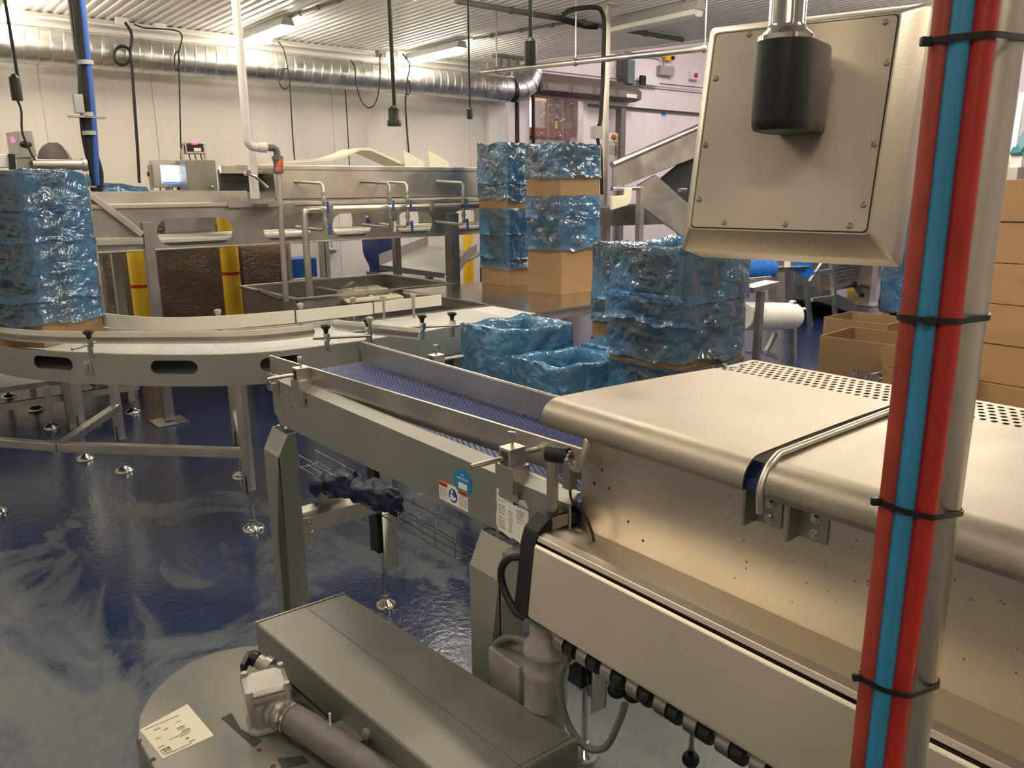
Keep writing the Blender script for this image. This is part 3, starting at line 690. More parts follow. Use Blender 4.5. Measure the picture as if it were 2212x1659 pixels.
# ------------------------------------------------------------------ pole with hoses
d0 = at_d(2079, 672, .80)
po = thing('support_pole', 'steel pole in the foreground carrying red and blue hoses', 'pole', (d0.x, d0.y, 0))
b = MB(); b.lathe([(.0, 0), (.07, 0), (.07, .008), (.0225, .012), (.0225, CEIL)], (d0.x, d0.y, 0), n=40); b.build('tube', STEEL, po)
hs = []
for px, dd, r, mt, nm, lb in ((1966, .775, .0092, RHOSE2, 'hose', 'thin faded red hose, leftmost of the bundle on the pole'), (2004, .765, .0098, BHOSE, 'hose', 'light blue hose between the two red hoses'), (2048, .765, .0122, RHOSE, 'hose', 'thicker deep red hose next to the bare pole')):
    p = at_d(px, 672, dd); hs.append((p, r))
    rn = random.Random(px); pts = [V((p.x + rn.uniform(-.0014, .0014), p.y + rn.uniform(-.0014, .0014), z)) for z in [.02 + k * .3 for k in range(12)]] + [V((p.x, p.y, CEIL - .01))]
    b = MB(); b.tube(catmull(pts, 6), r, 20); o = b.build(nm, mt, None); tag(o, lb, 'hose', 'hoses strapped to the foreground pole')
cen = [(d0, .0225)] + hs
def hull(pts):
    pts = sorted(set((round(x, 6), round(y, 6)) for x, y in pts))
    def half(ps):
        h = []
        for p in ps:
            while len(h) >= 2 and (h[-1][0] - h[-2][0]) * (p[1] - h[-2][1]) - (h[-1][1] - h[-2][1]) * (p[0] - h[-2][0]) <= 0: h.pop()
            h.append(p)
        return h[:-1]
    return half(pts) + half(pts[::-1])
ring2 = hull([(c.x + (r + .0012) * math.cos(a), c.y + (r + .0012) * math.sin(a)) for c, r in cen for a in [2 * PI * k / 24 for k in range(24)]])
rdir = RIGHT.copy(); rdir.z = 0; rdir.normalize()
for px, py, slope, lb, hx in ((1975, 112, .04, 'black cable tie around the pole level with the swivel joint', 1930), (1990, 686, -.03, 'black cable tie around the pole beside the open brown cartons', 2003), (1930, 1135, -.20, 'black cable tie around the pole over the rounded hood edge', 1890), (1880, 1605, -.20, 'black cable tie around the pole near the bottom of the photo', 1840)):
    z0 = at_d(px, py, .775).z
    b = MB(); nn = len(ring2); vs = []
    c0 = sum(((p[0] - d0.x) * rdir.x + (p[1] - d0.y) * rdir.y for p in ring2)) / nn
    for p in ring2:
        q = V((p[0], p[1], z0 + slope * (((p[0] - d0.x) * rdir.x + (p[1] - d0.y) * rdir.y) + .05)))
        o_ = (V((p[0], p[1], 0)) - V((d0.x, d0.y, 0))).normalized()
        vs += [q - V((0, 0, .0028)), q + V((0, 0, .0028)), q + o_ * .0016 + V((0, 0, .0028)), q + o_ * .0016 - V((0, 0, .0028))]
    b.add(vs, [(i * 4 + k, i * 4 + (k + 1) % 4, ((i + 1) % nn) * 4 + (k + 1) % 4, ((i + 1) % nn) * 4 + k) for i in range(nn) for k in range(4)])
    t = b.build('cable_tie', BLACK, None); tag(t, lb, 'cable tie', 'cable ties on the foreground pole')
    lft = min(ring2, key=lambda p: p[0] * rdir.x + p[1] * rdir.y) if hx != 2003 else min(ring2, key=lambda p: (V((p[0], p[1], 1.6)) - at_d(2003, 686, .75)).length)
    zz = z0 + slope * (((lft[0] - d0.x) * rdir.x + (lft[1] - d0.y) * rdir.y) + .05)
    fx = V((FWD.x, FWD.y, 0)).normalized(); off_ = (-rdir * .004 if hx != 2003 else V((0, 0, 0))) - fx * .003
    b = MB(); b.obox(V((lft[0], lft[1], zz)) + off_, (.010, .006, .0085), Matrix((rdir, fx, V((0, 0, 1)))).transposed()); b.build('tie_head', BLACK, t, bevel=.0015)
# ------------------------------------------------------------------ low drive unit on the floor
fu = thing('drive_unit', 'grey drive unit on the floor with long cover box, cast valve and thick hose', 'machine', (.8, 1.9, 0))
out = [(.405, 2.25), (.44, 2.36), (.50, 2.45), (.58, 2.515), (.66, 2.55), (.74, 2.555), (.82, 2.53), (.90, 2.48), (.96, 2.40), (1.0, 2.30), (1.04, 1.3), (.45, 1.3), (.405, 2.0)]
b = MB(); n = len(out); cxy = V((.7, 1.9))
ringz = lambda z, s: [(cxy.x + (x - cxy.x) * s, cxy.y + (y - cxy.y) * s, z) for x, y in out]
loft([[V(p) for p in ringz(*a)] for a in ((-.384, 1), (.185, 1), (.196, .992), (.20, .975))]).build('base_housing', GREYC, fu, ang=50)
# shade in the opening beside the valve, drawn as a dark plate
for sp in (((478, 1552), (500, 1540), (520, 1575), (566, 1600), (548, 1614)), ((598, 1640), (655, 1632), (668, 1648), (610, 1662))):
    b = MB(); b.prism([tuple(on_z(px, py, .2)[:2]) for px, py in sp], 'z', .2, .2012); b.build('opening_shade', DARK, fu, smooth=False)
# long cover box
cv = [(.832, 2.388), (1.16, 2.374), (1.262, 1.268), (.912, 1.285)]
b = MB(); b.prism(cv, 'z', .225, .35); b.build('cover_box', GREYC, fu, bevel=.012, seg=3)
b = MB(); b.beam((1.008, 2.392, .3505), (1.078, 1.283, .3505), .0025, .002); b.beam((.915, 1.305, .3505), (1.258, 1.288, .3505), .003, .002); b.build('cover_seam', GREYD, fu)
b = MB(); b.beam((.832, 2.383, .3512), (1.155, 2.369, .3512), .006, .003); b.build('cover_lip', STEELD, fu)
b = MB(); b.prism([(.86, 2.35), (1.13, 2.34), (1.22, 1.32), (.93, 1.33)], 'z', -.384, .225); b.build('cover_base', GREYD, fu)
b = MB(); b.lathe([(.016, 0), (.016, .012), (.008, .014), (0, .014)], (.885, 1.72, .29), (-1, -.07, 0), 18); b.build('cover_bolt', CAST, fu)
b = MB(); b.box(.82, .88, 1.74, 1.86, .20, .26); b.build('terminal_block', GREYC, fu, bevel=.004)
b = MB(); b.cyl((.81, 1.80, .25), (.812, 1.803, .34), .0035, n=8); b.build('white_tag', PVC, fu)
# cast valve
vc = V((.735, 2.065, 0)); ang_ = math.radians(-14)
vx = V((math.cos(ang_), math.sin(ang_), 0)); vy = V((-math.sin(ang_), math.cos(ang_), 0))
def oct_(w, h, c, z): return [vc + vx * x + vy * y + V((0, 0, z)) for x, y in ((w - c, h), (w, h - c), (w, -h + c), (w - c, -h), (-w + c, -h), (-w, -h + c), (-w, h - c), (-w + c, h))]
loft([oct_(.062, .062, .02, .20), oct_(.062, .062, .022, .21), oct_(.056, .056, .02, .22), oct_(.056, .056, .02, .30), oct_(.066, .066, .022, .315), oct_(.066, .066, .022, .33)]).build('valve_body', CAST, fu, bevel=.004)
loft([oct_(.064, .064, .022, .331), oct_(.064, .064, .022, .338), oct_(.05, .05, .016, .345)]).build('valve_cover', CAST, fu, bevel=.003)
for sx in (-1, 1):
    for sy in (-1, 1):
        q = vc + vx * sx * .053 + vy * sy * .053; b = MB(); b.lathe([(.0115, .30), (.0125, .34), (.009, .345), (.009, .352), (0, .352)], (q.x, q.y, 0), n=14); b.build('valve_bolt', CAST, fu)
hd = V((.10, -.42, 0)).normalized(); h0 = vc + V((0, 0, .262)) + hd * .05
b = MB(); b.lathe([(.05, 0), (.05, .02), (.044, .022), (.042, .06)], h0, hd, 30); b.build('hose_socket', CAST, fu)
b = MB()
for a, r in ((.045, .0475), (.062, .0475)): b.lathe([(r - .003, a), (r, a), (r, a + .012), (r - .003, a + .012)], h0, hd, 36)
cl = b.build('hose_clamp', BRIGHT, fu)
b = MB(); q = h0 + hd * .058 + hd.cross(V((0, 0, 1))) * .05; b.cyl(q, q + V((0, 0, .02)), .006, n=10); b.build('clamp_screw', STEELD, cl)
b = MB(); b.tube(catmull([h0 + hd * .04, h0 + hd * .14, h0 + hd * .28 + V((0, 0, -.005)), h0 + hd * .42 + V((.01, 0, -.02)), h0 + hd * .62 + V((.05, 0, -.06)), h0 + hd * .80 + V((.12, 0, -.11))], 6), .043, 28); b.build('thick_hose', HOSEG, fu)
kq = vc + V((.055, .10, .31)); ka = V((-.5, .75, .35)).normalized()
b = MB(); b.lathe([(.03, 0), (.03, .02), (.022, .024), (.022, .045)], kq, ka, 22); b.build('valve_fitting', CAST, fu)
b = MB(); b.lathe([(.018, .045), (.024, .05), (.024, .072), (.018, .08), (0, .08)], kq, ka, 22); b.obox(kq + ka * .075 + V((-.02, -.02, .0)), (.075, .016, .03), Matrix.Rotation(.9, 3, 'Z')); b.build('valve_handle', BLACK, fu, bevel=.003)
b = MB(); b.cyl((.77, 2.10, .26), kq, .02, n=14); b.build('valve_neck', CAST, fu)
# the whole unit stands nearer and taller than first set out
fu.location = (.656, 1.558, .315); fu.scale = (.82, .82, .82)
# label
lq = [V((.424, 2.278, .2008)), V((.573, 2.311, .2008)), V((.585, 2.11, .2008)), V((.44, 2.105, .2008))]
lr = (lq[1] - lq[0]).normalized(); lu = (lq[0] - lq[3]).normalized()
b = MB(); b.slab(lq, -.0006); la = b.build('unit_label', CREAMP, fu, smooth=False)
def LP(a, c): return lq[3] + (lq[2] - lq[3]) * a + (lq[0] - lq[3]) * c + V((0, 0, .0012))
def bars(rows, mt, seed):
    rnd = random.Random(seed); b = MB()
    for a, c, w, h in rows:
        p = a
        while p < a + w:
            q = min(a + w, p + rnd.uniform(.015, .04)); b.slab([LP(p, c), LP(q, c), LP(q, c + h), LP(p, c + h)], .0003); p = q + .008
    b.build('printed_lines', mt, la, smooth=False)
bars([(.06, .93, .7, .018), (.2, .80, .12, .03), (.34, .70, .10, .025), (.62, .76, .1, .02), (.12, .55, .1, .018), (.55, .58, .16, .03), (.55, .53, .13, .02), (.58, .45, .16, .03), (.52, .40, .22, .02), (.5, .34, .18, .02), (.3, .38, .2, .018), (.05, .3, .12, .02), (.55, .2, .06, .05), (.55, .1, .12, .02), (.08, .05, .5, .018)], INKG, 3)
text('20', .022, LP(.07, .12), lr, lu, INK, la)
b = MB()
for a, c, w, h in ((.05, .09, .17, .006), (.05, .22, .17, .006), (.05, .09, .006, .136), (.214, .09, .006, .136)): b.slab([LP(a, c), LP(a + w, c), LP(a + w, c + h), LP(a, c + h)], .0003)
b.build('number_frame', INK, la, smooth=False)
rnd = random.Random(9); b = MB()
for k in range(10):
    a = .404 + 0 * k
# rust flecks by the opening
b = MB()
for px, py in ((560, 1620), (590, 1655), (300, 1600), (330, 1640), (605, 1640)):
    q = on_z(px, py, .2008); b.lathe([(.008, 0), (.006, .0008), (0, .001)], q, (0, 0, 1), 9)
b.build('rust_spots', mat('rust', (.10, .04, .012), .8), fu)['kind'] = 'stuff'
# ------------------------------------------------------------------ cartons with blue liners
def carton(label, x, y, z, rz=0, w=.45, d=.41, h=.32, liner=None, top=False, group='cartons with blue liners', name='carton', seed=0, brown_top=False, filled=True):
    """one open carton; liner = (z_low, z_high): span of the blue bag folded over its outside"""
    t = thing(name, label, 'carton', (0, 0, 0), group); rnd = random.Random(seed * 7 + 1); th = .005
    b = MB()
    def wall(x0, x1, y0, y1):
        b.box(x0, x1, y0, y1, 0, h)
    wall(-w / 2, w / 2, -d / 2, -d / 2 + th); wall(-w / 2, w / 2, d / 2 - th, d / 2); wall(-w / 2, -w / 2 + th, -d / 2 + th, d / 2 - th); wall(w / 2 - th, w / 2, -d / 2 + th, d / 2 - th)
    b.box(-w / 2 + th, w / 2 - th, -d / 2 + th, d / 2 - th, 0, th * 2)
    b.build('carton_body', CARD, t, smooth=False)
    if liner:
        z0, z1 = liner; per = []; r = .012; K = 34
        hw, hd = w / 2 + .004, d / 2 + .004
        cs = [(hw, -hd, 0, -1), (hw, hd, 1, 0), (-hw, hd, 0, 1), (-hw, -hd, -1, 0)]
        for i in range(4):
            a = cs[i]; c = cs[(i + 1) % 4]; dx, dy = c[0] - a[0], c[1] - a[1]; L_ = math.hypot(dx, dy); nx, ny = dy / L_, -dx / L_
            for k in range(K):
                s = k / K; per.append((a[0] + dx * s, a[1] + dy * s, nx, ny, min(s, 1 - s) * 2))
        n = len(per); so = rnd.uniform(0, 50)
        rows = 22; prof = []
        for j in range(rows + 1): prof.append((z0 + (z1 - z0) * j / rows, 0.0, j / rows))
        if top:
            for dz, ins in ((.006, .012), (-.012, .03), (-.06, .036), (-.14, .04)): prof.append((z1 + dz, ins, 1.0))
        vs = []
        for zz, ins, f in prof:
            for x_, y_, nx, ny, e in per:
                q = V((x_ * 9 + so, y_ * 9, zz * 9))
                hem = (1 - f) * (.035 * noise.noise(V((x_ * 5 + so, y_ * 5, 3))) + .012 * noise.noise(V((x_ * 17 + so, y_ * 17, 9))))
                rim = (f ** 3) * (.03 * noise.noise(V((x_ * 6 + so, y_ * 6, 40))) if top else 0)
                cr = abs(noise.noise(q * .9 + V((0, 0, so)))) * .030 + abs(noise.noise(q * 2.1)) * .013 + abs(noise.noise(V((x_ * 5 + so, y_ * 5, zz * 26)))) * .008
                bil = (.004 + .012 * max(0, noise.noise(V((x_ * 3, y_ * 3 + so, zz * 4)))))* (e ** .5) + .010 * (1 - f) ** 4
                o = .0025 + cr * (.35 + .65 * e) + bil
                if ins: o = -ins + cr * .6
                vs.append((x_ + nx * o, y_ + ny * o, zz + hem + rim))
        m_ = len(prof)
        b = MB(); b.add(vs, [(j * n + i, j * n + (i + 1) % n, (j + 1) * n + (i + 1) % n, (j + 1) * n + i) for j in range(m_ - 1) for i in range(n)])
        b.build('liner', BFILM2 if 'open' in group else BFILM, t, ang=70)
    t.location = (x, y, z); t.rotation_euler = (0, 0, rz); return t

G='cartons with blue liners'
def stack(x, y, z, rz, levels, group, where, w=.45, d=.41, seed=0):
    n = len(levels)
    names = {1: ['only carton'], 2: ['bottom carton', 'top carton'], 3: ['bottom carton', 'middle carton', 'top carton']}.get(n) or (['bottom carton', 'second carton from the bottom'] + ['third carton from the bottom', 'fourth carton from the bottom'][:n - 3] + ['topmost carton'])
    for i, (h, lin) in enumerate(levels):
        top = i == n - 1
        lab = names[i] + (' with blue liner ' if lin else ' of bare brown board ') + where
        rr = random.Random(seed * 31 + i)
        carton(lab, x + rr.uniform(-.008, .008), y + rr.uniform(-.008, .008), z, rz + rr.uniform(-.025, .025), w, d, h - .0005, lin, top, group, seed=seed * 10 + i); z += h
R34 = math.radians(34)
stack(.748, 5.075, .957, R34, [(.26, (.115, .262)), (.145, (-.02, .147)), (.165, (-.015, .167)), (.15, (-.02, .152)), (.175, (-.02, .19))], 'left stack of lined cartons', 'in the left stack on the curved conveyor', w=.41, d=.45, seed=1)
stack(4.655, 4.975, .901, 0, [(.39, None), (.24, (-.03, .242)), (.17, (-.01, .172)), (.39, (.14, .40))], 'front table stack of cartons', 'in the front stack on the steel table', seed=2)
stack(4.74, 5.74, .901, 0, [(.26, (.15, .262)), (.22, (-.02, .222)), (.21, (-.02, .212)), (.24, (.08, .242)), (.31, (-.02, .32))], 'rear table stack of cartons', 'in the rear stack on the steel table', seed=3)
stack(2.855, 2.285, .621, 0, [(.20, (-.01, .202)), (.17, (-.02, .172)), (.22, (.03, .222)), (.10, (-.02, .102)), (.19, (-.04, .20))], 'tall stack behind the hood', 'in the big stack behind the hooded machine', seed=4)
stack(3.52, 3.05, .621, 0, [(.28, (-.02, .282)), (.26, (.10, .262)), (.27, (-.02, .28))], 'stack hidden behind the tall stack', 'in the stack peeking out left of the big stack', seed=5)
carton('open lined carton with stretched blue collar beside the blue belt', 2.73, 3.28, .621, .02, .45, .40, .40, (.0, .42), True, 'open lined cartons on the bench', seed=61)
carton('open lined carton with crumpled collar and bare corner flap, nearest the belt guide', 2.70, 2.82, .621, -.05, .45, .40, .29, (.02, .31), True, 'open lined cartons on the bench', seed=62)
carton('open lined carton behind the crumpled one, mostly hidden by the big stack', 3.12, 2.78, .621, .06, .35, .40, .30, (.03, .33), True, 'open lined cartons on the bench', seed=63)
def table(name, label, x0, x1, y0, y1, z, skirt=.08, cat='table', rim=0):
    t = thing(name, label, cat, ((x0 + x1) / 2, (y0 + y1) / 2, 0))
    b = MB(); b.box(x0, x1, y0, y1, z - .03, z); b.build('table_top', TABLE, t, bevel=.004)
    b = MB(); i = .012; b.box(x0 + i, x0 + i + .004, y0 + i, y1 - i, z - skirt, z - .031); b.box(x0 + i, x1 - i, y0 + i, y0 + i + .004, z - skirt, z - .031); b.box(x1 - i - .004, x1 - i, y0 + i, y1 - i, z - skirt, z - .031); b.box(x0 + i, x1 - i, y1 - i - .004, y1 - i, z - skirt, z - .031)
    b.build('skirt', STEEL, t)
    for x in (x0 + .08, x1 - .08):
        for y in (y0 + .08, y1 - .08):
            b = MB(); b.box(x - .025, x + .025, y - .025, y + .025, .06, z - .012); b.build('leg', STEELD, t, bevel=.002); foot(t, x, y, .1)
    b = MB(); b.box(x0 + .08, x1 - .08, y0 + .065, y0 + .095, .25, .28); b.box(x0 + .08, x1 - .08, y1 - .095, y1 - .065, .25, .28); b.build('stretcher', STEELD, t)
    return t
table('steel_table', 'square stainless table carrying two carton stacks', 3.68, 5.25, 4.22, 6.0, .9)
table('packing_bench', 'low steel bench under the open lined cartons behind the belt conveyor', 2.40, 3.80, 2.02, 3.55, .62, .05, 'bench')
# ------------------------------------------------------------------ curved conveyor
OUT = [(.40, 7.6), (.405, 6.6), (.42, 5.9), (.46, 5.3), (.53, 4.95), (.68, 4.63), (.85, 4.39), (1.02, 4.195), (1.2, 4.02), (1.39, 3.88), (1.55, 3.81), (1.75, 3.785), (2.1, 3.775), (2.6, 3.79), (3.0, 3.82), (3.42, 3.84)]
INN = [(1.0, 7.6), (.98, 6.8), (.97, 6.2), (.985, 5.55), (1.045, 5.128), (1.2, 4.876), (1.39, 4.656), (1.60, 4.50), (1.955, 4.41), (2.37, 4.40), (2.97, 4.40), (3.42, 4.40)]
fo, LO = path_on(catmull([(x, y, 0) for x, y in OUT], 8)); fi, LI = path_on(catmull([(x, y, 0) for x, y in INN], 8))
ZR = .96
cv = thing('curved_conveyor', 'curved white belt conveyor with slotted steel side and white guide rails', 'conveyor', (1.5, 4.6, 0))
# side plate, outer: openings placed by arc length
def u_out(px, py, z=.96):
    p = on_z(px, py, z); best = min(range(801), key=lambda k: (fo(k / 800) - V((p.x, p.y, 0))).length); return best / 800
sl = []
for a, b_ in (((42, 788), (126, 797)), ((309, 800), (418, 800)), ((560, 797), (665, 785))):
    sl.append((u_out(*a, .897), u_out(*b_, .897), .862, .934, .04 / LO))
for u0 in (.02, .12, .22): sl.append((u0, u0 + .05, .862, .934, .04 / LO))
b = MB(); slot_panel(b, fo, .800, ZR, sl, 120); b.build('outer_side_plate', BLAST, cv, solid=.006)
b = MB(); slot_panel(b, fi, .800, ZR, [], 100); b.build('inner_side_plate', STEELD, cv, solid=.004)
def mixp(u, s, z):
    p = fo(u).lerp(fi(u), s); return V((p.x, p.y, z))
b = MB(); b.grid(lambda u, v: fo(u) + (fi(u) - fo(u)).normalized() * (v * .02 - .003) + V((0, 0, ZR)), 140, 2); b.build('rim_edge', BRIGHT, cv, solid=.004)
b = MB(); b.grid(lambda u, v: mixp(u, .035 + .93 * v, .948), 200, 8); b.build('belt', WBELT, cv, solid=.008)
b = MB()
for k in range(330):
    u = .02 + k * .00285
    if u > .985: break
    a, c = mixp(u, .04, .9525), mixp(u, .96, .9525); b.beam(a, c, .0085, .006)
b.build('belt_slats', WBELT, cv, smooth=False)
b = MB(); b.grid(lambda u, v: mixp(u, .03 + .94 * v, .842), 100, 4); b.build('return_belt', WBELT, cv, solid=.008)
def strip(fn, u0, u1, off, z0, z1, n=60):
    """upright band following a rail line"""
    b = MB()
    def g(u, v):
        uu = u0 + (u1 - u0) * u; p = fn(uu); q = fn(min(1, uu + .003)) - fn(max(0, uu - .003)); nx = V((-q.y, q.x, 0)).normalized(); r = p + nx * (off(uu) if callable(off) else off); return V((r.x, r.y, z0 + (z1 - z0) * v))
    b.grid(g, n, 3); return b
def rail(fn, u0, u1, off, z, bar=True, nm='front_guide'):
    strip(fn, u0, u1, off, z - .032, z + .032).build(nm, WPLAS, cv, solid=.01)
    if bar:
        b = MB(); pts = []
        for k in range(41):
            uu = u0 + (u1 - u0) * k / 40; p = fn(uu); q = fn(min(1, uu + .003)) - fn(max(0, uu - .003)); nx = V((-q.y, q.x, 0)).normalized(); r = p + nx * (off(uu) - .014); pts.append((r.x, r.y, z - .004))
        for a, c in zip(pts, pts[1:]): b.beam(a, c, .01, .018)
        b.build(nm + '_bar', STEELD, cv)
UF = u_out(705, 750)
UA, UB = u_out(0, 748), u_out(400, 768)
def goff(u):
    t = min(1, max(0, (u - UA) / (UB - UA))); return .012 + .11 * t * t * (3 - 2 * t)
rail(fo, 0.02, UF, goff, 1.028)
# straight guide pieces further along
def flat_rail(p0, p1, z0, z1, nm='front_guide'):
    b = MB(); b.beam((p0[0], p0[1], z0), (p1[0], p1[1], z1), .01, .06); b.build(nm, WPLAS, cv, bevel=.003)
    n_ = (V((p1[0] - p0[0], p1[1] - p0[1], 0))).normalized(); s = V((n_.y, -n_.x, 0)) * .011
    b = MB(); b.beam(V((p0[0], p0[1], z0)) + s, V((p1[0], p1[1], z1)) + s, .01, .018); b.build(nm + '_bar', STEELD, cv)
g0, g1 = on_z(722, 702, 1.03), on_z(905, 722, 1.03)
flat_rail((g0.x, g0.y), (g1.x, g1.y), 1.03, 1.03)
# rear white guides
bg = [on_z(px, py, 1.037) for px, py in ((-60, 662), (215, 690), (350, 700), (500, 695), (636, 684))]
fb, LB = path_on(catmull(bg, 10))
b = MB(); b.grid(lambda u, v: V((fb(u).x, fb(u).y, 1.0 + .075 * v)), 70, 3); b.build('rear_guide', WPLAS, cv, solid=.012)
for (a, c) in (((640, 684), (805, 666)), ((808, 665), (953, 648))):
    p, q = on_z(*a, 1.037), on_z(*c, 1.037); b = MB(); b.beam((p.x, p.y, 1.037), (q.x, q.y, 1.037), .012, .072); b.build('rear_guide', WPLAS, cv, bevel=.003)
b = MB(); b.grid(lambda u, v: mixp(.05 + u * .72, .985, .955 + .032 * v), 80, 2); b.build('inner_wear_strip', WPLAS, cv, solid=.012)
def knob_clamp(px, py, rail_n, zt=1.09, rod=True, side=1):
    """upright clamp with star knob: px,py is the knob top"""
    p = on_z(px, py, zt); b = MB(); b.cyl((p.x, p.y, ZR - .01), (p.x, p.y, zt - .045), .014, n=14); b.box(p.x - .012, p.x + .012, p.y - .02, p.y + .012, zt - .085, zt - .045)
    b.build('guide_clamp', BRIGHT, cv, bevel=.002)
    k = MB()
    k.lathe([(.010, -.045), (.014, -.025), (.02, -.02), (.022, -.008), (.018, 0), (0, .001)], (p.x, p.y, zt), n=18)
    for a in range(4):
        an = a * PI / 2 + .4; k.ball((p.x + .02 * math.cos(an), p.y + .02 * math.sin(an), zt - .01), .011, 10, (1, 1, .8))
    k.build('star_knob', BLACK, cv)
    if rod:
        d = V(rod); r = MB(); r.cyl(V((p.x, p.y, zt - .07)) - d * .3, V((p.x, p.y, zt - .07)) + d, .007, n=10); r.build('guide_rod', STEELD, cv)
    return p
n1 = V((-.10, -.10, 0))
knob_clamp(190, 713, 0, rod=n1); knob_clamp(703, 701, 0, rod=(.20, -.10, 0)); knob_clamp(793, 687, 0, rod=(.22, -.10, 0)); knob_clamp(911, 679, 0, rod=(.22, -.12, 0)); knob_clamp(976, 674, 0, rod=None)
for px, py in ((470, 668), (648, 655), (762, 642), (827, 638), (892, 634), (798, 684)):
    p = on_z(px, py, 1.11); b = MB(); b.cyl((p.x, p.y, ZR - .06), (p.x, p.y, 1.07), .009, n=10); b.build('rear_post', STEELD, cv)
    k = MB(); k.lathe([(.010, -.04), (.018, -.02), (.02, -.006), (.014, 0), (0, 0)], (p.x, p.y, 1.11), n=14); k.build('rear_knob', GREYP, cv)
# clamp feet brackets on the outer plate
for px, py in ((197, 795), (790, 770)):
    p = on_z(px, py, .88); q = fo(min((k / 400 for k in range(401)), key=lambda u: (fo(u) - V((p.x, p.y, 0))).length)); nrm = V((q.x - 1.9, q.y - 5.2, 0)).normalized()
    b = MB(); b.obox((q.x + nrm.x * .006, q.y + nrm.y * .006, .885), (.05, .006, .07), Matrix.Rotation(math.atan2(nrm.y, nrm.x) + PI / 2, 3, 'Z')); b.obox((q.x + nrm.x * .012, q.y + nrm.y * .012, .885), (.012, .012, .05), Matrix.Rotation(math.atan2(nrm.y, nrm.x) + PI / 2, 3, 'Z')); b.build('clamp_foot', BRIGHT, cv, bevel=.002)
# box section end with motor plate
b = MB(); b.box(2.9, 3.42, 3.785, 3.81, .80, .955); b.box(3.0, 3.1, 3.77, 3.785, .88, .93); b.build('drive_plate', STEELD, cv, bevel=.003)
b = MB()
for k in range(4): b.box(3.2, 3.3, 3.779, 3.786, .83 + k * .025, .842 + k * .025)
b.build('vent_slots', DARK, cv)
# legs
def cleg(px, py, w=.045, nm='leg', zt=.955, ang=.5):
    p = on_z(px, py, 0); b = MB(); b.obox((p.x, p.y, (zt + .22) / 2), (w, w, zt - .22), Matrix.Rotation(ang, 3, 'Z')); b.build(nm, STEEL, cv, bevel=.003)
    s = MB(); s.obox((p.x, p.y, .26), (w + .001, .012, .10), Matrix.Rotation(ang, 3, 'Z')); s.build('leg_slot', DARK, cv)
    foot(cv, p.x, p.y, .24, .06, rod=.012); return p
A = cleg(548, 1143); B_ = cleg(270, 1018, zt=.86); D_ = cleg(186, 992, zt=.86); E_ = cleg(522, 1030, zt=.86)
F_ = cleg(-8, 1108, zt=.9)
b = MB(); z = .43
j = on_z(128, 965, z)
pA, pB, pE = V((A.x, A.y, z)), V((B_.x, B_.y, z)), V((E_.x, E_.y, z))
b.beam(j, pA, .045, .05); b.build('brace', STEEL, cv, bevel=.003)
b = MB(); b.beam(j, pB, .05, .045); b.build('brace', STEEL, cv, bevel=.003)
b = MB(); b.beam(j, (F_.x, F_.y, z), .05, .045); b.build('brace', STEEL, cv, bevel=.003)
b = MB(); b.beam(pA, pE, .045, .045); b.build('brace', STEEL, cv, bevel=.003)
b = MB(); b.box(3.3, 3.35, 3.86, 3.91, .1, .8); b.box(3.3, 3.35, 4.33, 4.38, .1, .8); b.build('leg', STEEL, cv); foot(cv, 3.325, 3.885, .15); foot(cv, 3.325, 4.355, .15)
# ------------------------------------------------------------------ work platform at the left with its own feet
wp = thing('work_platform', 'low steel work platform on levelling feet behind the curved conveyor', 'platform', (.6, 7.3, 0))
b = MB(); b.box(.2, 1.62, 6.75, 8.3, .33, .37); b.build('platform_deck', STEELD, wp)
for x, y in ((.84, 8.09), (.95, 7.45), (.95, 6.75), (.3, 6.8), (1.55, 6.8), (1.55, 8.2)):
    b = MB(); b.box(x - .022, x + .022, y - .022, y + .022, .1, .33); b.build('leg', STEEL, wp); foot(wp, x, y, .15, .06)
b = MB(); b.box(.2, 1.6, 6.73, 6.77, .2, .25); b.box(.2, 1.6, 7.44, 7.48, .2, .25); b.build('platform_rail', STEEL, wp)
# ------------------------------------------------------------------ washing line along the back wall
wl = thing('washing_line', 'long stainless washing line with oval cut-outs, spray valves and open tank', 'conveyor', (3.5, 6.8, 0))
FY, BY, XA, XB = 6.32, 7.35, 1.33, 6.2
pf, LF = path_on([(XA, FY, 0), (XB, FY, 0)])
def ux(x): return (x - XA) / (XB - XA)
slots = [(ux(a), ux(b), 1.362, 1.565, .10 / (XB - XA)) for a, b in ((1.76, 2.33), (2.58, 3.0), (3.2, 3.58), (3.84, 4.23), (4.47, 4.85), (5.1, 5.5))]
b = MB(); slot_panel(b, lambda u: pf(u), 1.338, 1.655, slots, 60); b.build('front_panel', STEELD, wl, solid=.006)
pb, _ = path_on([(XA, BY, 0), (XB, BY, 0)])
slots2 = [(ux(a), ux(b), 1.33, 1.60, .10 / (XB - XA)) for a, b in ((1.55, 2.12), (2.55, 3.0), (3.55, 3.95), (4.1, 4.75), (5.1, 5.5))]
b = MB(); slot_panel(b, lambda u: pb(u), 1.30, 1.655, slots2, 60); b.build('rear_panel', STEELD, wl, solid=.006)
b = MB(); b.box(XA, XB, FY - .03, FY + .02, 1.645, 1.675); b.box(XA, XB, FY - .012, FY + .012, 1.332, 1.345); b.build('top_rail', STEEL, wl, bevel=.003)
b = MB(); b.box(XA + .3, XB, FY + .05, BY - .05, 1.385, 1.405); b.build('return_belt', WBELT, wl)
b = MB()
for k in range(3): b.cyl((1.8, FY + .25 + k * .22, 1.4), (6.1, FY + .25 + k * .22, 1.4), .02, n=10)
b.build('return_roller', STEEL, wl)
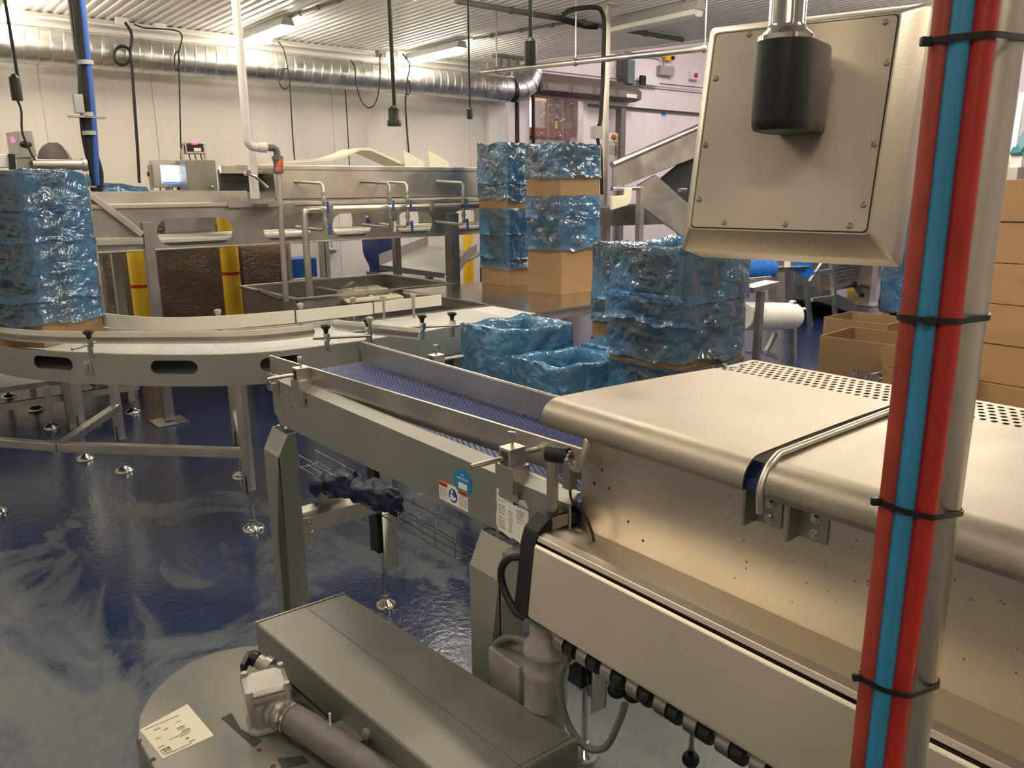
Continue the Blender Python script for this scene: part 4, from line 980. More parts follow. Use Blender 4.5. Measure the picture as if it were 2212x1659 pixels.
b = MB(); b.slab([(1.25, FY + .12, 1.675), (2.52, FY + .12, 1.675), (2.52, FY + .12, 1.765), (1.25, FY + .12, 1.765)], -.01); b.slab([(1.46, FY + .72, 1.66), (6.0, FY + .72, 1.66), (6.0, FY + .72, 1.775), (1.46, FY + .72, 1.775)], -.01); b.build('infeed_guard', STEEL, wl, bevel=.002)
b = MB(); b.box(1.35, 2.2, FY + .02, FY + .06, 1.664, 1.682); b.build('white_edge_strip', WPLAS, wl)
# infeed chute at the left end
b = MB(); b.beam((1.30, FY - .02, 1.775), (1.645, FY - .02, 1.455), .06, .045); b.beam((1.30, FY - .02, 1.418), (1.645, FY - .02, 1.41), .06, .05); b.box(1.29, 1.33, FY - .05, FY + .01, .1, 1.78); b.build('chute_frame', STEEL, wl, bevel=.003)
b = MB(); b.slab([(1.32, FY, 1.43), (1.64, FY, 1.43), (1.64, FY, 1.46), (1.32, FY, 1.74)], .006); b.build('chute_plate', STEELD, wl)
b = MB(); b.box(1.655, 1.725, FY - .035, FY + .035, .02, 1.545); b.box(1.57, 1.81, FY - .12, FY + .12, 0, .012); b.build('post', STEELD, wl, bevel=.004)
b = MB(); b.box(4.40, 4.51, FY - .045, FY + .045, .02, 1.54); b.box(4.34, 4.57, FY - .1, FY + .1, 0, .012); b.build('post', STEELD, wl, bevel=.004)
for x in (1.69, 4.455, 5.9):
    b = MB(); b.box(x - .035, x + .035, BY - .035, BY + .035, .0, 1.54); b.build('post', STEELD, wl, bevel=.004)
b = MB(); b.box(5.86, 5.94, FY - .04, FY + .04, 0, 1.54); b.build('post', STEELD, wl, bevel=.004)
b = MB(); b.beam((4.51, FY, 1.02), (5.4, FY + .9, 1.13), .05, .075); b.build('diagonal_brace', STEEL, wl, bevel=.003)
# upper tank
b = MB(); b.box(2.70, 6.0, FY - .03, FY - .024, 1.70, 1.925); b.box(2.70, 6.0, FY + .8, FY + .806, 1.70, 1.95); b.box(2.70, 2.706, FY - .03, FY + .8, 1.70, 1.925); b.build('tank_wall', STEEL, wl, bevel=.001)
b = MB(); b.box(2.55, 6.0, FY - .04, FY - .015, 1.925, 1.965); b.box(2.40, 2.6, FY - .01, FY + .02, 1.925, 1.965); b.build('tank_rim', STEEL, wl, bevel=.006, seg=3)
b = MB(); b.box(2.36, 2.70, FY + .25, FY + .29, 1.755, 1.93); b.build('void_shade_plate', DARK, wl)  # dark plate stands in for the shaded void at the tank end
b = MB(); b.box(2.36, 2.72, FY + .2, FY + .26, 1.90, 1.955); b.box(2.36, 2.72, FY + .2, FY + .26, 1.955, 1.965); b.build('opening_lintel', STEEL, wl, bevel=.003)
b = MB(); b.box(2.70, 6.0, FY - .035, FY - .01, 1.690, 1.698); b.build('tank_gap', DARK, wl)
b = MB(); b.box(2.47, 2.53, 6.20, 6.25, 1.70, 2.08); b.build('white_post', PVC, wl, bevel=.004)
b = MB(); p0 = on_y(528, 376, 6.12); p1 = on_y(548, 380, 6.12); p2 = on_y(578, 405, 6.12)
b.tube(catmull([p0, p1, p2], 5), .011, 10); b.cyl(on_y(537, 372, 6.2), on_y(537, 372, 6.1), .018, n=12); b.build('latch_handle', BRIGHT, wl)
b = MB(); b.box(2.3, 2.75, FY - .05, FY - .03, 1.635, 1.685); b.build('latch_plate', STEELD, wl, bevel=.002)
# cream lid and splash guards on the tank
b = MB(); prof = [(2.80, 1.99), (3.10, 2.01), (3.40, 2.035), (3.56, 2.075), (3.68, 2.12), (3.76, 2.125), (3.84, 2.11), (4.26, 1.955)]
pr = catmull([(x, 0, z) for x, z in prof], 6)
b.grid(lambda u, v: V((pr[min(len(pr) - 1, int(u * (len(pr) - 1) + .5))].x, 6.64 + .34 * v, pr[min(len(pr) - 1, int(u * (len(pr) - 1) + .5))].z)), len(pr), 3)
lid = b.build('tank_lid', CREAM, None, solid=.022); tag(lid, 'bent cream plastic lid lying on the tank of the washing line', 'lid')
for px, lb in ((874, 'cream splash guard next to the bent lid'), (927, 'cream splash guard farther right on the tank')):
    q = [on_y(px - 2, 324, 6.6), on_y(px + 42, 350, 6.6), on_y(px + 43, 363, 6.6), on_y(px + 2, 363, 6.6)]
    q[2].z = q[3].z = 1.965
    b = MB(); b.slab(q, -.014); o = b.build('splash_guard', CREAM, None, bevel=.002); tag(o, lb, 'guard', 'splash guards on the tank')
# spray manifold
b = MB(); zc = 1.612; yc = 6.1
b.tube([(2.845, yc, .90), (2.845, yc, 1.56)] + [(2.845 + .05 * (1 - math.cos(a)), yc, 1.56 + .05 * math.sin(a)) for a in (.4, .8, 1.2, PI / 2)] + [(5.4, yc, zc)], .028, 16)
b.build('manifold_pipe', STEEL, wl)
for px in (712, 930):
    p = on_y(px, 452, yc); b = MB(); b.box(p.x - .02, p.x + .02, yc - .03, FY, zc - .035, zc + .035); b.build('pipe_clamp', STEELD, wl, bevel=.004)
b = MB(); b.box(3.0, 3.14, FY - .09, FY - .01, 1.535, 1.60); b.build('manifold_bracket', STEELD, wl)
for k, px in enumerate((700, 842, 880, 1001)):
    p = on_y(px, 450, 6.06); x = p.x; b = MB()
    zt = 1.825; zb = 1.445
    b.tube([(x - .13, FY - .03, zt + .01), (x - .06, 6.15, zt), (x - .01, 6.07, zt - .005), (x, 6.06, zt - .03), (x, 6.06, zc + .02)], .014, 10)
    b.tube([(x, 6.06, zc - .02), (x, 6.06, zb + .02), (x - .02, 6.08, zb), (x - .14, FY - .01, zb + .02)], .015, 10)
    for zz in (zt - .09, 1.69, 1.53): b.cyl((x, 6.06, zz - .014), (x, 6.06, zz + .014), .021, n=8)
    v = b.build('spray_valve', STEELD if k % 2 else STEEL, wl)
    for zz, dx in ((1.655, .02), (1.475, .025)):
        h = MB(); h.box(x + dx - .007, x + dx + .012, 6.03, 6.045, zz - .07, zz + .02); h.build('valve_handle', BLUEP if not (k == 1 and zz < 1.5) else PVC, v, bevel=.003)
        h = MB(); h.cyl((x, 6.06, zz), (x, 6.03, zz), .018, n=12); h.build('valve_stem', STEELD, v)
# drip tank in front
dt = thing('drip_tank', 'open steel drip tank with sieve tray under the washing line', 'tank', (3.5, 6.8, 0))
x0, x1, y0, y1, zr = 2.73, 4.27, 6.10, 7.30, .90
b = MB(); b.box(x0, x1, y0, y0 + .006, .35, zr); b.box(x0, x1, y1 - .006, y1, .35, zr); b.box(x0, x0 + .006, y0, y1, .35, zr); b.box(x1 - .006, x1, y0, y1, .35, zr); b.box(x0, x1, y0, y1, .35, .36); b.build('tank_wall', STEELD, dt)
b = MB(); b.box(x0 - .02, x1 + .02, y0 - .03, y0 + .012, zr - .012, zr + .006); b.box(x0 - .02, x1 + .02, y1 - .012, y1 + .03, zr - .012, zr + .006); b.box(x0 - .03, x0 + .012, y0, y1, zr - .012, zr + .006); b.box(x1 - .012, x1 + .03, y0, y1, zr - .012, zr + .006); b.build('tank_rim', STEEL, dt, bevel=.003)
b = MB(); b.grid(lambda u, v: V((x0 + .01 + u * (x1 - x0 - .02), y0 + .01 + v * (y1 - y0 - .02), .745 + .006 * noise.noise(V((u * 14, v * 14, 0))))), 40, 30); b.build('foamy_water', mat('cloudy water', (.45, .44, .40), .15, 0, .2, 5), dt)
q = [on_z(708, 628, .86), on_z(750, 650, .86), on_z(872, 640, .86), on_z(815, 615, .86)]
b = MB(); b.slab(q, .02); b.build('sieve_tray', CREAM, dt, bevel=.002)
rnd = random.Random(3); b = MB()
for k in range(60):
    u, v = rnd.random(), rnd.random(); p = q[0].lerp(q[3], .35 + .6 * u).lerp(q[1].lerp(q[2], .35 + .6 * u), .1 + .7 * v); b.ball(p + V((0, 0, .005)), rnd.uniform(.012, .03), 8, (1, 1, .6))
o = b.build('crumbs', CREAM, dt); o['kind'] = 'stuff'
b = MB(); b.box(3.2, 3.26, 6.3, 6.75, .62, .9); b.tube([(2.75, 6.25, .80), (3.2, 6.5, .83), (3.7, 6.95, .88)], .015, 8); b.build('baffle', STEELD, dt)
b = MB(); b.tube([on_z(560, 628, .90), on_z(605, 645, .88), on_z(618, 640, .90)], .022, 10); b.build('drain_pipe', STEELD, dt)
for x in (x0 + .08, x1 - .08):
    for y in (y0 + .08, y1 - .08):
        b = MB(); b.box(x - .025, x + .025, y - .025, y + .025, 0, .35); b.build('leg', STEELD, dt)
# white drop pipe with ball valve
dp = thing('drop_pipe', 'white plastic pipe from the ceiling with orange-handled ball valve and steel tail pipe', 'pipe', (2.4, 6.0, 0))
P = lambda px, py, y=6.0: on_y(px, py, y)
pt = V((2.39, 6.0, CEIL)); pe = V((2.39, 6.0, 2.13))
b = MB(); b.tube([pt, pe] + [pe + V((.05 * (1 - math.cos(a)), 0, -.05 * math.sin(a))) for a in (.4, .8, 1.2, PI / 2)] + [V((2.53, 6.0, 2.08))], .031, 20)
b.lathe([(.037, 0), (.037, .06)], (2.47, 6.0, 2.08), (1, 0, 0), 20); b.build('white_pipe', PVC, dp)
b = MB(); b.cyl((2.53, 6.0, 2.08), (2.555, 6.0, 2.08), .024, n=16); b.build('brass_nipple', mat('old brass', (.35, .27, .14), .4, .9), dp)
b = MB(); b.tube([V((2.55, 6.0, 2.08)), V((2.585, 6.0, 2.08)), V((2.606, 6.0, 2.07)), V((2.612, 6.0, 2.045)), V((2.612, 6.0, 2.0))], .026, 16); b.cyl((2.612, 6.0, 2.01), (2.612, 6.0, 1.895), .034, n=16); b.cyl((2.612, 6.0, 2.02), (2.612, 6.0, 1.99), .042, n=16); b.cyl((2.612, 6.0, 1.92), (2.612, 6.0, 1.89), .04, n=16); b.build('valve_body', GREYD, dp, bevel=.002)
b = MB(); b.cyl((2.612, 5.965, 1.955), (2.612, 5.945, 1.955), .024, n=16); b.obox((2.598, 5.94, 1.945), (.035, .014, .095), Matrix.Rotation(.45, 3, 'Y')); b.build('valve_handle', ORANGE, dp, bevel=.004)
b = MB(); b.tube([(2.612, 6.0, 1.9), (2.60, 6.0, 1.4), (2.593, 6.0, .90)], .022, 14); b.build('tail_pipe', STEEL, dp)
b = MB(); b.box(2.5, 2.72, 5.98, 6.28, 1.64, 1.665); b.build('pipe_bracket', STEELD, dp)
# ------------------------------------------------------------------ control terminal, weight readout, machine body behind
tm = thing('control_terminal', 'steel touch terminal with lit white screen standing on the washing line', 'terminal', (2.09, 7.3, 1.66))
TY = 7.3
def Q(px, py, y=TY): return on_y(px, py, y)
a, c = Q(327, 346), Q(396, 405); s0, s1 = Q(346, 357), Q(392, 397)
b = MB(); b.box(a.x, c.x, TY, TY + .10, c.z, a.z); b.build('housing', STEEL, tm, bevel=.008, seg=3)
b = MB(); b.box(s0.x, s1.x, TY - .003, TY + .002, s1.z, s0.z); sc = b.build('screen', SCRN, tm, smooth=False)
b = MB(); b.box(s0.x, s1.x, TY - .005, TY - .003, s1.z, s1.z + .018); b.build('screen_bar', SCRB, sc, smooth=False)
b = MB()
for k in range(7):
    z = s0.z - .03 - k * .018; b.box(s0.x + .012, s1.x - .012 - (.06 if k % 3 == 0 else 0), TY - .0045, TY - .003, z, z + .003)
b.build('screen_lines', INKG, sc, smooth=False)
b = MB(); b.cyl((a.x - .005, TY + .05, (a.z + c.z) / 2), (a.x - .03, TY + .05, (a.z + c.z) / 2), .02, n=14); b.build('side_knob', BLACK, tm)
b = MB(); b.box(a.x - .02, a.x, TY + .03, TY + .07, 1.70, a.z - .04); b.box((a.x + c.x) / 2 - .02, (a.x + c.x) / 2 + .02, TY + .02, TY + .06, 1.675, c.z); b.box(a.x, c.x, TY - .02, TY + .08, 1.657, 1.675); b.build('stand', STEELD, tm)
b = MB()
for k in range(4): x = a.x + .06 + k * .05; b.tube([(x, TY + .05, c.z), (x, TY + .05, c.z - .05), (x + .03, TY + .06, c.z - .09)], .006, 6)
b.build('terminal_cables', RUBBER, tm)
mbd = thing('machine_cabinet', 'plain stainless machine cabinet right of the lit terminal', 'machine', (2.6, 7.3, 1.66))
a, c = on_y(400, 345, 7.1), on_y(472, 415, 7.1)
b = MB(); b.box(a.x, c.x, 7.1, 7.42, 1.70, a.z); b.build('cabinet', mat('dull grey cabinet', (.25, .235, .205), .45, .3, .06), mbd, bevel=.01, seg=3)
b = MB(); b.box(a.x + .02, c.x - .02, 7.12, 7.40, 1.657, 1.70); b.build('plinth', STEELD, mbd)
p = on_y(457, 406, 7.1); b = MB(); b.lathe([(.02, 0), (.02, .015), (0, .02)], p, (0, -1, 0), 14); b.build('cabinet_knob', BRIGHT, mbd)
wi = thing('weight_readout', 'small boxed weight readout with red digits above the cabinet', 'scale display', tuple(on_y(422, 345, 7.25)))
a, c = on_y(399, 306, 7.2), on_y(444, 333, 7.2)
b = MB(); b.box(a.x, c.x, 7.2, 7.3, c.z, a.z); b.build('housing', STEEL, wi, bevel=.006)
b = MB(); b.box(a.x + .012, c.x - .012, 7.197, 7.2, c.z + .018, a.z - .012); fp = b.build('front_panel', BLACK, wi, smooth=False)
b = MB(); b.box(a.x + .02, c.x - .06, 7.195, 7.197, c.z + .07, a.z - .018); b.build('display', mat('dark red display', (.12, .01, .01), .3), fp, smooth=False)
text('888', .032, (a.x + .055, 7.194, c.z + .078), (1, 0, 0), (0, 0, 1), LEDR, fp, 'red_digits')
b = MB(); b.box(a.x + .07, a.x + .13, 7.194, 7.197, c.z + .022, c.z + .05); b.build('keypad', PAPER, fp, smooth=False)
for sx in (a.x - .012, c.x + .012):
    b = MB(); b.cyl((sx - .01, 7.25, (a.z + c.z) / 2 + .01), (sx + .01, 7.25, (a.z + c.z) / 2 + .01), .018, n=12); b.build('side_knob', BLACK, wi)
    b = MB(); b.box(sx - .006, sx + .006, 7.22, 7.28, c.z - .075, a.z - .03); b.build('bracket', STEEL, wi)
b = MB(); b.box(a.x - .02, c.x + .02, 7.22, 7.28, c.z - .078, c.z - .068); b.build('bracket', STEEL, wi)
b = MB()
for k in range(3): x = a.x + .04 + k * .05; b.tube([(x, 7.25, c.z), (x, 7.24, c.z - .03), (x + .015, 7.24, c.z - .07)], .005, 6)
b.build('readout_cables', RUBBER, wi)
# blue bag on the line, green bottle
b = MB(); a = on_y(222, 412, 7.0); c = on_y(315, 405, 7.0)
def fold(u, v):
    x = a.x + (c.x - a.x) * u; h = .075 * (1 - .55 * u) * (1 - (2 * v - 1) ** 4); return V((x, 6.9 + .3 * v, 1.765 + h + .012 * noise.noise(V((x * 9, v * 5, 1)))))
b.grid(fold, 24, 12); o = b.build('folded_bag', BFILM, None, solid=.003); tag(o, 'folded pale blue plastic bag lying on the washing line infeed', 'bag')
b = MB(); p = on_y(187, 388, 6.75); b.lathe([(0, -.045), (.028, -.045), (.03, .0), (.024, .03), (.01, .04), (0, .04)], p, (0, 0, 1), 16)
o = b.build('teal_handle', TEAL, None); tag(o, 'small dark teal loop-top bottle behind the left carton stack', 'bottle')
b = MB(); b.box(p.x - .06, p.x + .05, p.y - .06, p.y + .06, p.z - .06, p.z - .045); b.build('shelf', STEELD, wl)
# ------------------------------------------------------------------ conduit drop at left
cd = thing('conduit_drop', 'thick bundle of black conduits and a blue air line dropping from the ceiling at left', 'cable bundle', (1.6, 6.9, 0))
def line(pts, y): return [on_y(px, py, y) for px, py in pts]
def run(name, pts, y, r, mt, par=cd, n=12, top=None):
    q = line(pts, y)
    if top: q = [V((q[0].x - .015, y, CEIL))] + q
    b = MB(); b.tube(catmull(q, 5), r, n); return b.build(name, mt, par)
b = MB(); b.beam(on_y(172, 0, 6.93) + V((-.05, 0, .45)), on_y(208, 420, 6.93), .05, .05); b.build('strut', GREYD, cd)
run('conduit', ((163, 0), (176, 120), (178, 205)), 6.87, .032, BLACK, top=1)
run('conduit', ((178, 255), (183, 300), (196, 360), (210, 412)), 6.86, .022, RUBBER)
run('conduit', ((171, 0), (184, 150), (192, 250), (200, 330), (207, 412)), 6.84, .038, RUBBER, top=1)
run('conduit', ((190, 280), (206, 330), (218, 375), (216, 415)), 6.82, .018, RUBBER)
run('air_line', ((177, 0), (189, 110), (199, 220), (206, 310), (210, 400)), 6.80, .02, mat('blue air hose', (.03, .10, .42), .4), top=1)
a, c = on_y(157, 203, 6.8), on_y(183, 245, 6.8)
b = MB(); b.box(a.x, c.x, 6.78, 6.84, c.z, a.z); b.build('junction_box', GREYP, cd, bevel=.005)
b = MB(); a = on_y(148, 251, 6.8); b.box(a.x, a.x + .25, 6.78, 6.84, a.z - .006, a.z + .006); b.build('cross_bar', STEELD, cd)
for px, py in ((186, 140), (190, 252), (195, 292)):
    p = on_y(px, py, 6.82); b = MB(); b.lathe([(.05, 0), (.052, .0), (.052, .03), (.05, .03)], p, (-.03, 0, 1), 18); b.build('clip', GREYP, cd)
# ------------------------------------------------------------------ scale head and steel arm at left
sh = thing('scale_head', 'wedge-shaped steel scale display with a red zero, mounted on a short arm at far left', 'scale display', tuple(on_y(55, 365, 6.6)))
def S_(px, py, y=6.6): return on_y(px, py, y)
q = [S_(17, 286), S_(36, 283), S_(46, 340), S_(26, 345)]; q2 = [S_(36, 283), S_(69, 282), S_(80, 338), S_(46, 341)]
b = MB(); b.slab(q, -.10); b.slab([p + V((0, .002, 0)) for p in q2], -.10); b.build('housing', STEELD, sh, bevel=.003)
n_ = V((0, -1, 0)); text('0', .05, S_(24, 308, 6.596), (1, 0, 0), (0, 0, 1), LEDR, sh, 'red_digit')
b = MB(); p = S_(56, 312); b.ball(p, .038, 14, (1, .5, .65)); b.build('black_gland', BLACK, sh)
b = MB(); b.beam(S_(45, 340, 6.65), S_(46, 380, 6.65), .05, .05); b.beam(S_(60, 335, 6.68), S_(62, 372, 6.68), .06, .04); b.build('mount', STEELD, sh)
b = MB(); b.tube([S_(70, 356), S_(180, 356)], .037, 18); b.cyl(S_(178, 356), S_(187, 356), .046, n=20); b.build('arm', STEELD, sh)
b = MB(); b.beam(S_(46, 378, 6.65), V((1.08, 6.65, .01)), .06, .06); b.box(1.04, 1.25, 6.55, 6.74, 0, .02); b.build('column', STEELD, sh)
b = MB(); b.box(S_(0, 335).x - .1, S_(20, 335).x, 6.6, 6.7, S_(0, 362).z, S_(0, 333).z); b.build('white_block', PVC, sh, bevel=.008)
b = MB(); b.beam(S_(24, 333), S_(28, 375), .04, .04); b.beam(S_(28, 372), S_(-20, 385), .04, .03); b.build('black_clamp', BLACK, sh)
# ------------------------------------------------------------------ spiral duct on the wall
du = thing('spiral_duct', 'long galvanised spiral duct under the ceiling along the back wall', 'duct', (4, 9.6, 3.2))
DY, DZ, DR = 9.62, 3.20, .175
b = MB(); n = 28; vs = []; rings = 0; x = .2; pitch = .118
while x < 7.95:
    for dx, dr in ((0, 0), (.008, .005), (.016, .005), (.024, 0)):
        for k in range(n):
            an = 2 * PI * k / n; vs.append((x + dx + .035 * math.cos(an - .6), DY + (DR + dr) * math.cos(an), DZ + (DR + dr) * math.sin(an)))
        rings += 1
    x += pitch
b.add(vs, [(i * n + k, i * n + (k + 1) % n, (i + 1) * n + (k + 1) % n, (i + 1) * n + k) for i in range(rings - 1) for k in range(n)])
b.build('spiral_pipe', GALV, du, ang=25)
b = MB()
el = [V((7.95, DY, DZ)), V((8.12, DY, DZ + .03)), V((8.27, DY + .02, DZ + .12)), V((8.37, DY + .05, DZ + .28)), V((8.42, DY + .08, DZ + .5)), V((8.44, DY + .1, DZ + 1.2))]
b.tube(el, DR, n, cap=False); b.build('elbow', GALV, du, ang=60)
for p, d in zip(el[1:5], (V((.9, 0, .4)), V((.7, 0, .7)), V((.4, 0, .9)), V((.1, 0, 1)))):
    b = MB(); b.lathe([(DR + .006, -.008), (DR + .009, 0), (DR + .006, .008)], p, d, n); b.build('seam_ring', GALV, du)
for px, py in ((316, 140), (1050, 190), (790, 165)):
    p = on_y(px, py, DY - DR); b = MB(); b.lathe([(DR + .004, -.012), (DR + .009, -.012), (DR + .009, .012), (DR + .004, .012)], (p.x, DY, DZ), (1, 0, 0), n); b.build('joint_band', GALV, du)
for px in (535, 825):
    p = on_y(px, 110, DY); b = MB(); b.cyl((p.x, DY, DZ + DR), (p.x, DY, CEIL), .008, n=8); b.build('duct_hanger', STEELD, du)
# conduit run and loops above the duct
cr = thing('wall_conduit', 'thin white conduit with junction boxes along the top of the back wall', 'conduit', (4, 9.75, 3.5))
b = MB(); b.cyl((.5, 9.72, 3.50), (7.3, 9.72, 3.50), .014, n=10); b.build('conduit_tube', PVC, cr)
for px, py in ((263, 47), (345, 60), (575, 88), (822, 116), (865, 118)):
    p = on_y(px, py, 9.7); b = MB(); b.box(p.x - .06, p.x + .06, 9.66, 9.74, p.z - .04, p.z + .04); b.build('conduit_box', PVC if px != 822 else GREYD, cr, bevel=.004)
def cable(label, pts, y, r=.009, cat='cable', mt=RUBBER, group='thin black cables down the back wall'):
    q = [on_y(px, py, y) for px, py in pts]; b = MB(); b.tube(catmull(q, 6), r, 8); o = b.build('wall_cable', mt, None); tag(o, label, cat, group); return o
def loop_pts(cx, cy, rx, ry, n=12, start=0): return [(cx + rx * math.cos(start + k * 2 * PI / n), cy + ry * math.sin(start + k * 2 * PI / n)) for k in range(n + 1)]
cable('black cable with round loop in front of the duct, leftmost on the wall', [(270, 48), (283, 70), (284, 92), (281, 108)] + loop_pts(264, 120, 18, 20, 10, -.4) + [(285, 145), (290, 220), (297, 320), (301, 395)], 9.38, .016)
cable('thin black cable with slim oval loop above the weight readout', [(290, 52), (310, 60), (340, 62), (380, 66), (393, 78), (388, 105)] + loop_pts(382, 132, 5.5, 20, 10, -.9) + [(387, 160), (389, 250), (391, 345)], 9.38, .008)
cable('thin black cable with large loop left of the bent lid', [(600, 90), (612, 105), (620, 140)] + loop_pts(615, 170, 12, 22, 10, -.8) + [(627, 200), (632, 290), (637, 352)], 9.38, .008)
cable('thin straight black cable dropping behind the bent lid', [(745, 192), (750, 260), (755, 360)], 9.8, .007)
cable('slack black cable hanging in a deep U below the duct', [(757, 130), (766, 145), (770, 185), (782, 220), (798, 233), (812, 220), (820, 180), (821, 125), (826, 117)], 9.36, .008)
cable('thin black cable with slim loop behind the longest hanging cord', [(870, 116), (885, 140), (880, 172)] + loop_pts(882, 190, 4.5, 14, 10, -1) + [(876, 220), (883, 330)], 9.38, .011)
# ------------------------------------------------------------------ cords with black connectors hanging from the ceiling
def pendant(label, top, end, d, pr, pl, flare=0, extra=None):
    e = at_d(end[0], end[1], d); g = at_d(end[0], end[1] - pl, d); t0 = V((g.x - (end[0] - top[0]) / FPX * d * .5, g.y, CEIL))
    t = thing('pendant_cord', label, 'cord', tuple(e), 'black connector cords hanging from the ceiling')
    h = (g - e).length; R = pr / FPX * d / 2
    b = MB(); b.tube([t0, V((g.x, g.y, g.z + .1)), g], max(.006, R * .32), 10); b.build('cord', RUBBER, t)
    b = MB(); b.lathe([(0, 0), (R * (1.2 if flare else .95), 0), (R * (1.2 if flare else 1), h * .25), (R, h * .35), (R * .96, h * .92), (R * .6, h), (R * .42, h * 1.08), (0, h * 1.08)], (e.x, e.y, e.z), n=22); b.build('connector', BLACK, t)
    if extra:
        b = MB(); b.tube(catmull([at_d(px, py, d) for px, py in extra], 6), .006, 8); b.build('tail_cable', RUBBER, t)
pendant('black hanging cord with a cable running on to the scale display at far left', (22, 0), (38, 217), 4.2, 22, 50, 0, [(38, 217), (46, 240), (48, 285), (62, 320), (75, 345)])
pendant('longest black hanging cord with flared connector, in the middle of the wall', (840, 0), (852, 272), 3.6, 26, 38, 1)
pendant('thin short-connector black cord in front of the duct near the wall corner', (1018, 0), (1015, 257), 6.4, 13, 22)
pendant('stubby black hanging cord with fat connector left of the ceiling post', (1150, 0), (1146, 140), 3.4, 27, 50)
# ------------------------------------------------------------------ bollards, wrapped goods, platform parts under the line
def bollard(label, x, y, r, h, rings):
    t = thing('bollard', label, 'bollard', (x, y, 0), 'yellow bollards with red bands')
    b = MB(); b.lathe([(r, 0), (r, h - r * .6), (r * .85, h - r * .2), (r * .5, h), (0, h)], (x, y, 0), n=24); b.build('sleeve', YELLOW, t)
    for z in rings:
        b = MB(); b.lathe([(r + .001, z - .015), (r + .003, z - .015), (r + .003, z + .015), (r + .001, z + .015)], (x, y, 0), n=24); b.build('red_band', RED, t)
p = on_y(302, 600, 7.75); bollard('yellow bollard half hidden behind the left post of the washing line', p.x, 7.75, .085, 1.32, (.93,))
p = on_y(500, 600, 7.7); bollard('yellow bollard standing left of the drip tank', p.x, 7.7, .085, 1.66, (.99,))
p = on_y(1012, 560, 9.3); bollard('yellow bollard seen past the right post of the washing line', p.x, 9.3, .08, 1.35, (1.18,))
def wrapped(label, x0, x1, y0, y1, z1, film_mt, body, group, seed=0, zb=.12, name='wrapped_pallet'):
    t = thing(name, label, 'pallet load', ((x0 + x1) / 2, (y0 + y1) / 2, 0), group)
    b = MB(); b.box(x0, x1, y0, y1, zb, z1); b.build('load', body, t, smooth=False)
    b = MB()
    for k in range(3): yy = y0 + .05 + k * (y1 - y0 - .2) / 2; b.box(x0, x1, yy, yy + .1, 0, .09)
    for k in range(5): xx = x0 + k * (x1 - x0 - .1) / 4; b.box(xx, xx + .1, y0, y1, .095, zb - .002)
    b.build('pallet', WOOD, t, smooth=False)
    b = MB(); per = [(x0, y0), (x1, y0), (x1, y1), (x0, y1)]; N = 26; pts = []
    for i in range(4):
        p, q = V(per[i]), V(per[(i + 1) % 4])
        d = (q - p).normalized(); nn_ = V((d.y, -d.x))
        for k in range(N): pts.append((p.lerp(q, k / N), nn_))
    m_ = 20; vs = []
    for j in range(m_ + 1):
        z = zb + (z1 + .02 - zb) * j / m_
        for p, nn_ in pts:
            o = .008 + abs(noise.noise(V((p.x * 3 + z * 2.5 + seed, p.y * 3, z * 3)))) * .045 + abs(noise.noise(V((p.x * 9 + seed, p.y * 9, z * 9)))) * .012
            vs.append((p.x + nn_.x * o, p.y + nn_.y * o, z))
    n = len(pts); b.add(vs, [(j * n + i, j * n + (i + 1) % n, (j + 1) * n + (i + 1) % n, (j + 1) * n + i) for j in range(m_) for i in range(n)])
    b.build('stretch_wrap', film_mt, t, ang=70); return t
wrapped('brown pallet carton in clear wrap between the two yellow bollards', 1.78, 3.0, 8.26, 9.2, 1.55, CFILM, CARD, 'wrapped pallet cartons behind the washing line', 1)
wrapped('brown pallet carton in crumpled clear wrap right of the taller yellow bollard', 3.12, 3.60, 8.26, 9.1, 1.2, CFILM, CARD, 'wrapped pallet cartons behind the washing line', 5)
# stand behind the drip tank
sd = thing('side_rack', 'grey steel rack with blue trays seen through under the washing line', 'rack', (4.3, 8.8, 0))
rx0, rx1 = on_y(600, 560, 8.6).x, on_y(705, 560, 8.6).x
for x in (rx0, rx0 + .12, rx1 - .05, rx1):
    b = MB(); b.box(x - .03, x + .03, 8.57, 8.63, 0, 1.4); b.build('post', GREYP, sd)
for z in (.72, 1.25):
    b = MB(); b.box(rx0, rx1, 8.55, 8.62, z, z + .05); b.build('beam', GREYP, sd)
b = MB(); b.box(rx0 + .1, rx1 - .1, 8.65, 9.0, .78, 1.0); b.build('tray', BLUEP, sd, bevel=.01)
b = MB(); b.box(rx0 + .05, rx1 - .05, 8.65, 9.0, .3, .66); b.build('tray', BLUEP, sd, bevel=.01)
wd = thing('wall_dispenser', 'white box with dark band on the back wall under the washing line', 'dispenser', tuple(on_y(713, 540, 9.9)))
a, c = on_y(703, 470, 9.88), on_y(724, 540, 9.88)
b = MB(); b.box(a.x, c.x, 9.86, 9.99, c.z, a.z); b.build('housing', PVC, wd, bevel=.01)
b = MB(); b.box(a.x - .01, c.x + .02, 9.855, 9.99, c.z - .04, c.z); b.build('dark_band', GREYD, wd)
text('2', .09, (a.x + .03, 9.858, c.z + .05), (1, 0, 0), (0, 0, 1), INKG, wd)
b = MB(); b.tube(catmull([on_y(726, 540, 9.85), on_y(731, 570, 9.85), on_y(722, 600, 9.85)], 5), .008, 8); b.build('cord', PVC, wd)
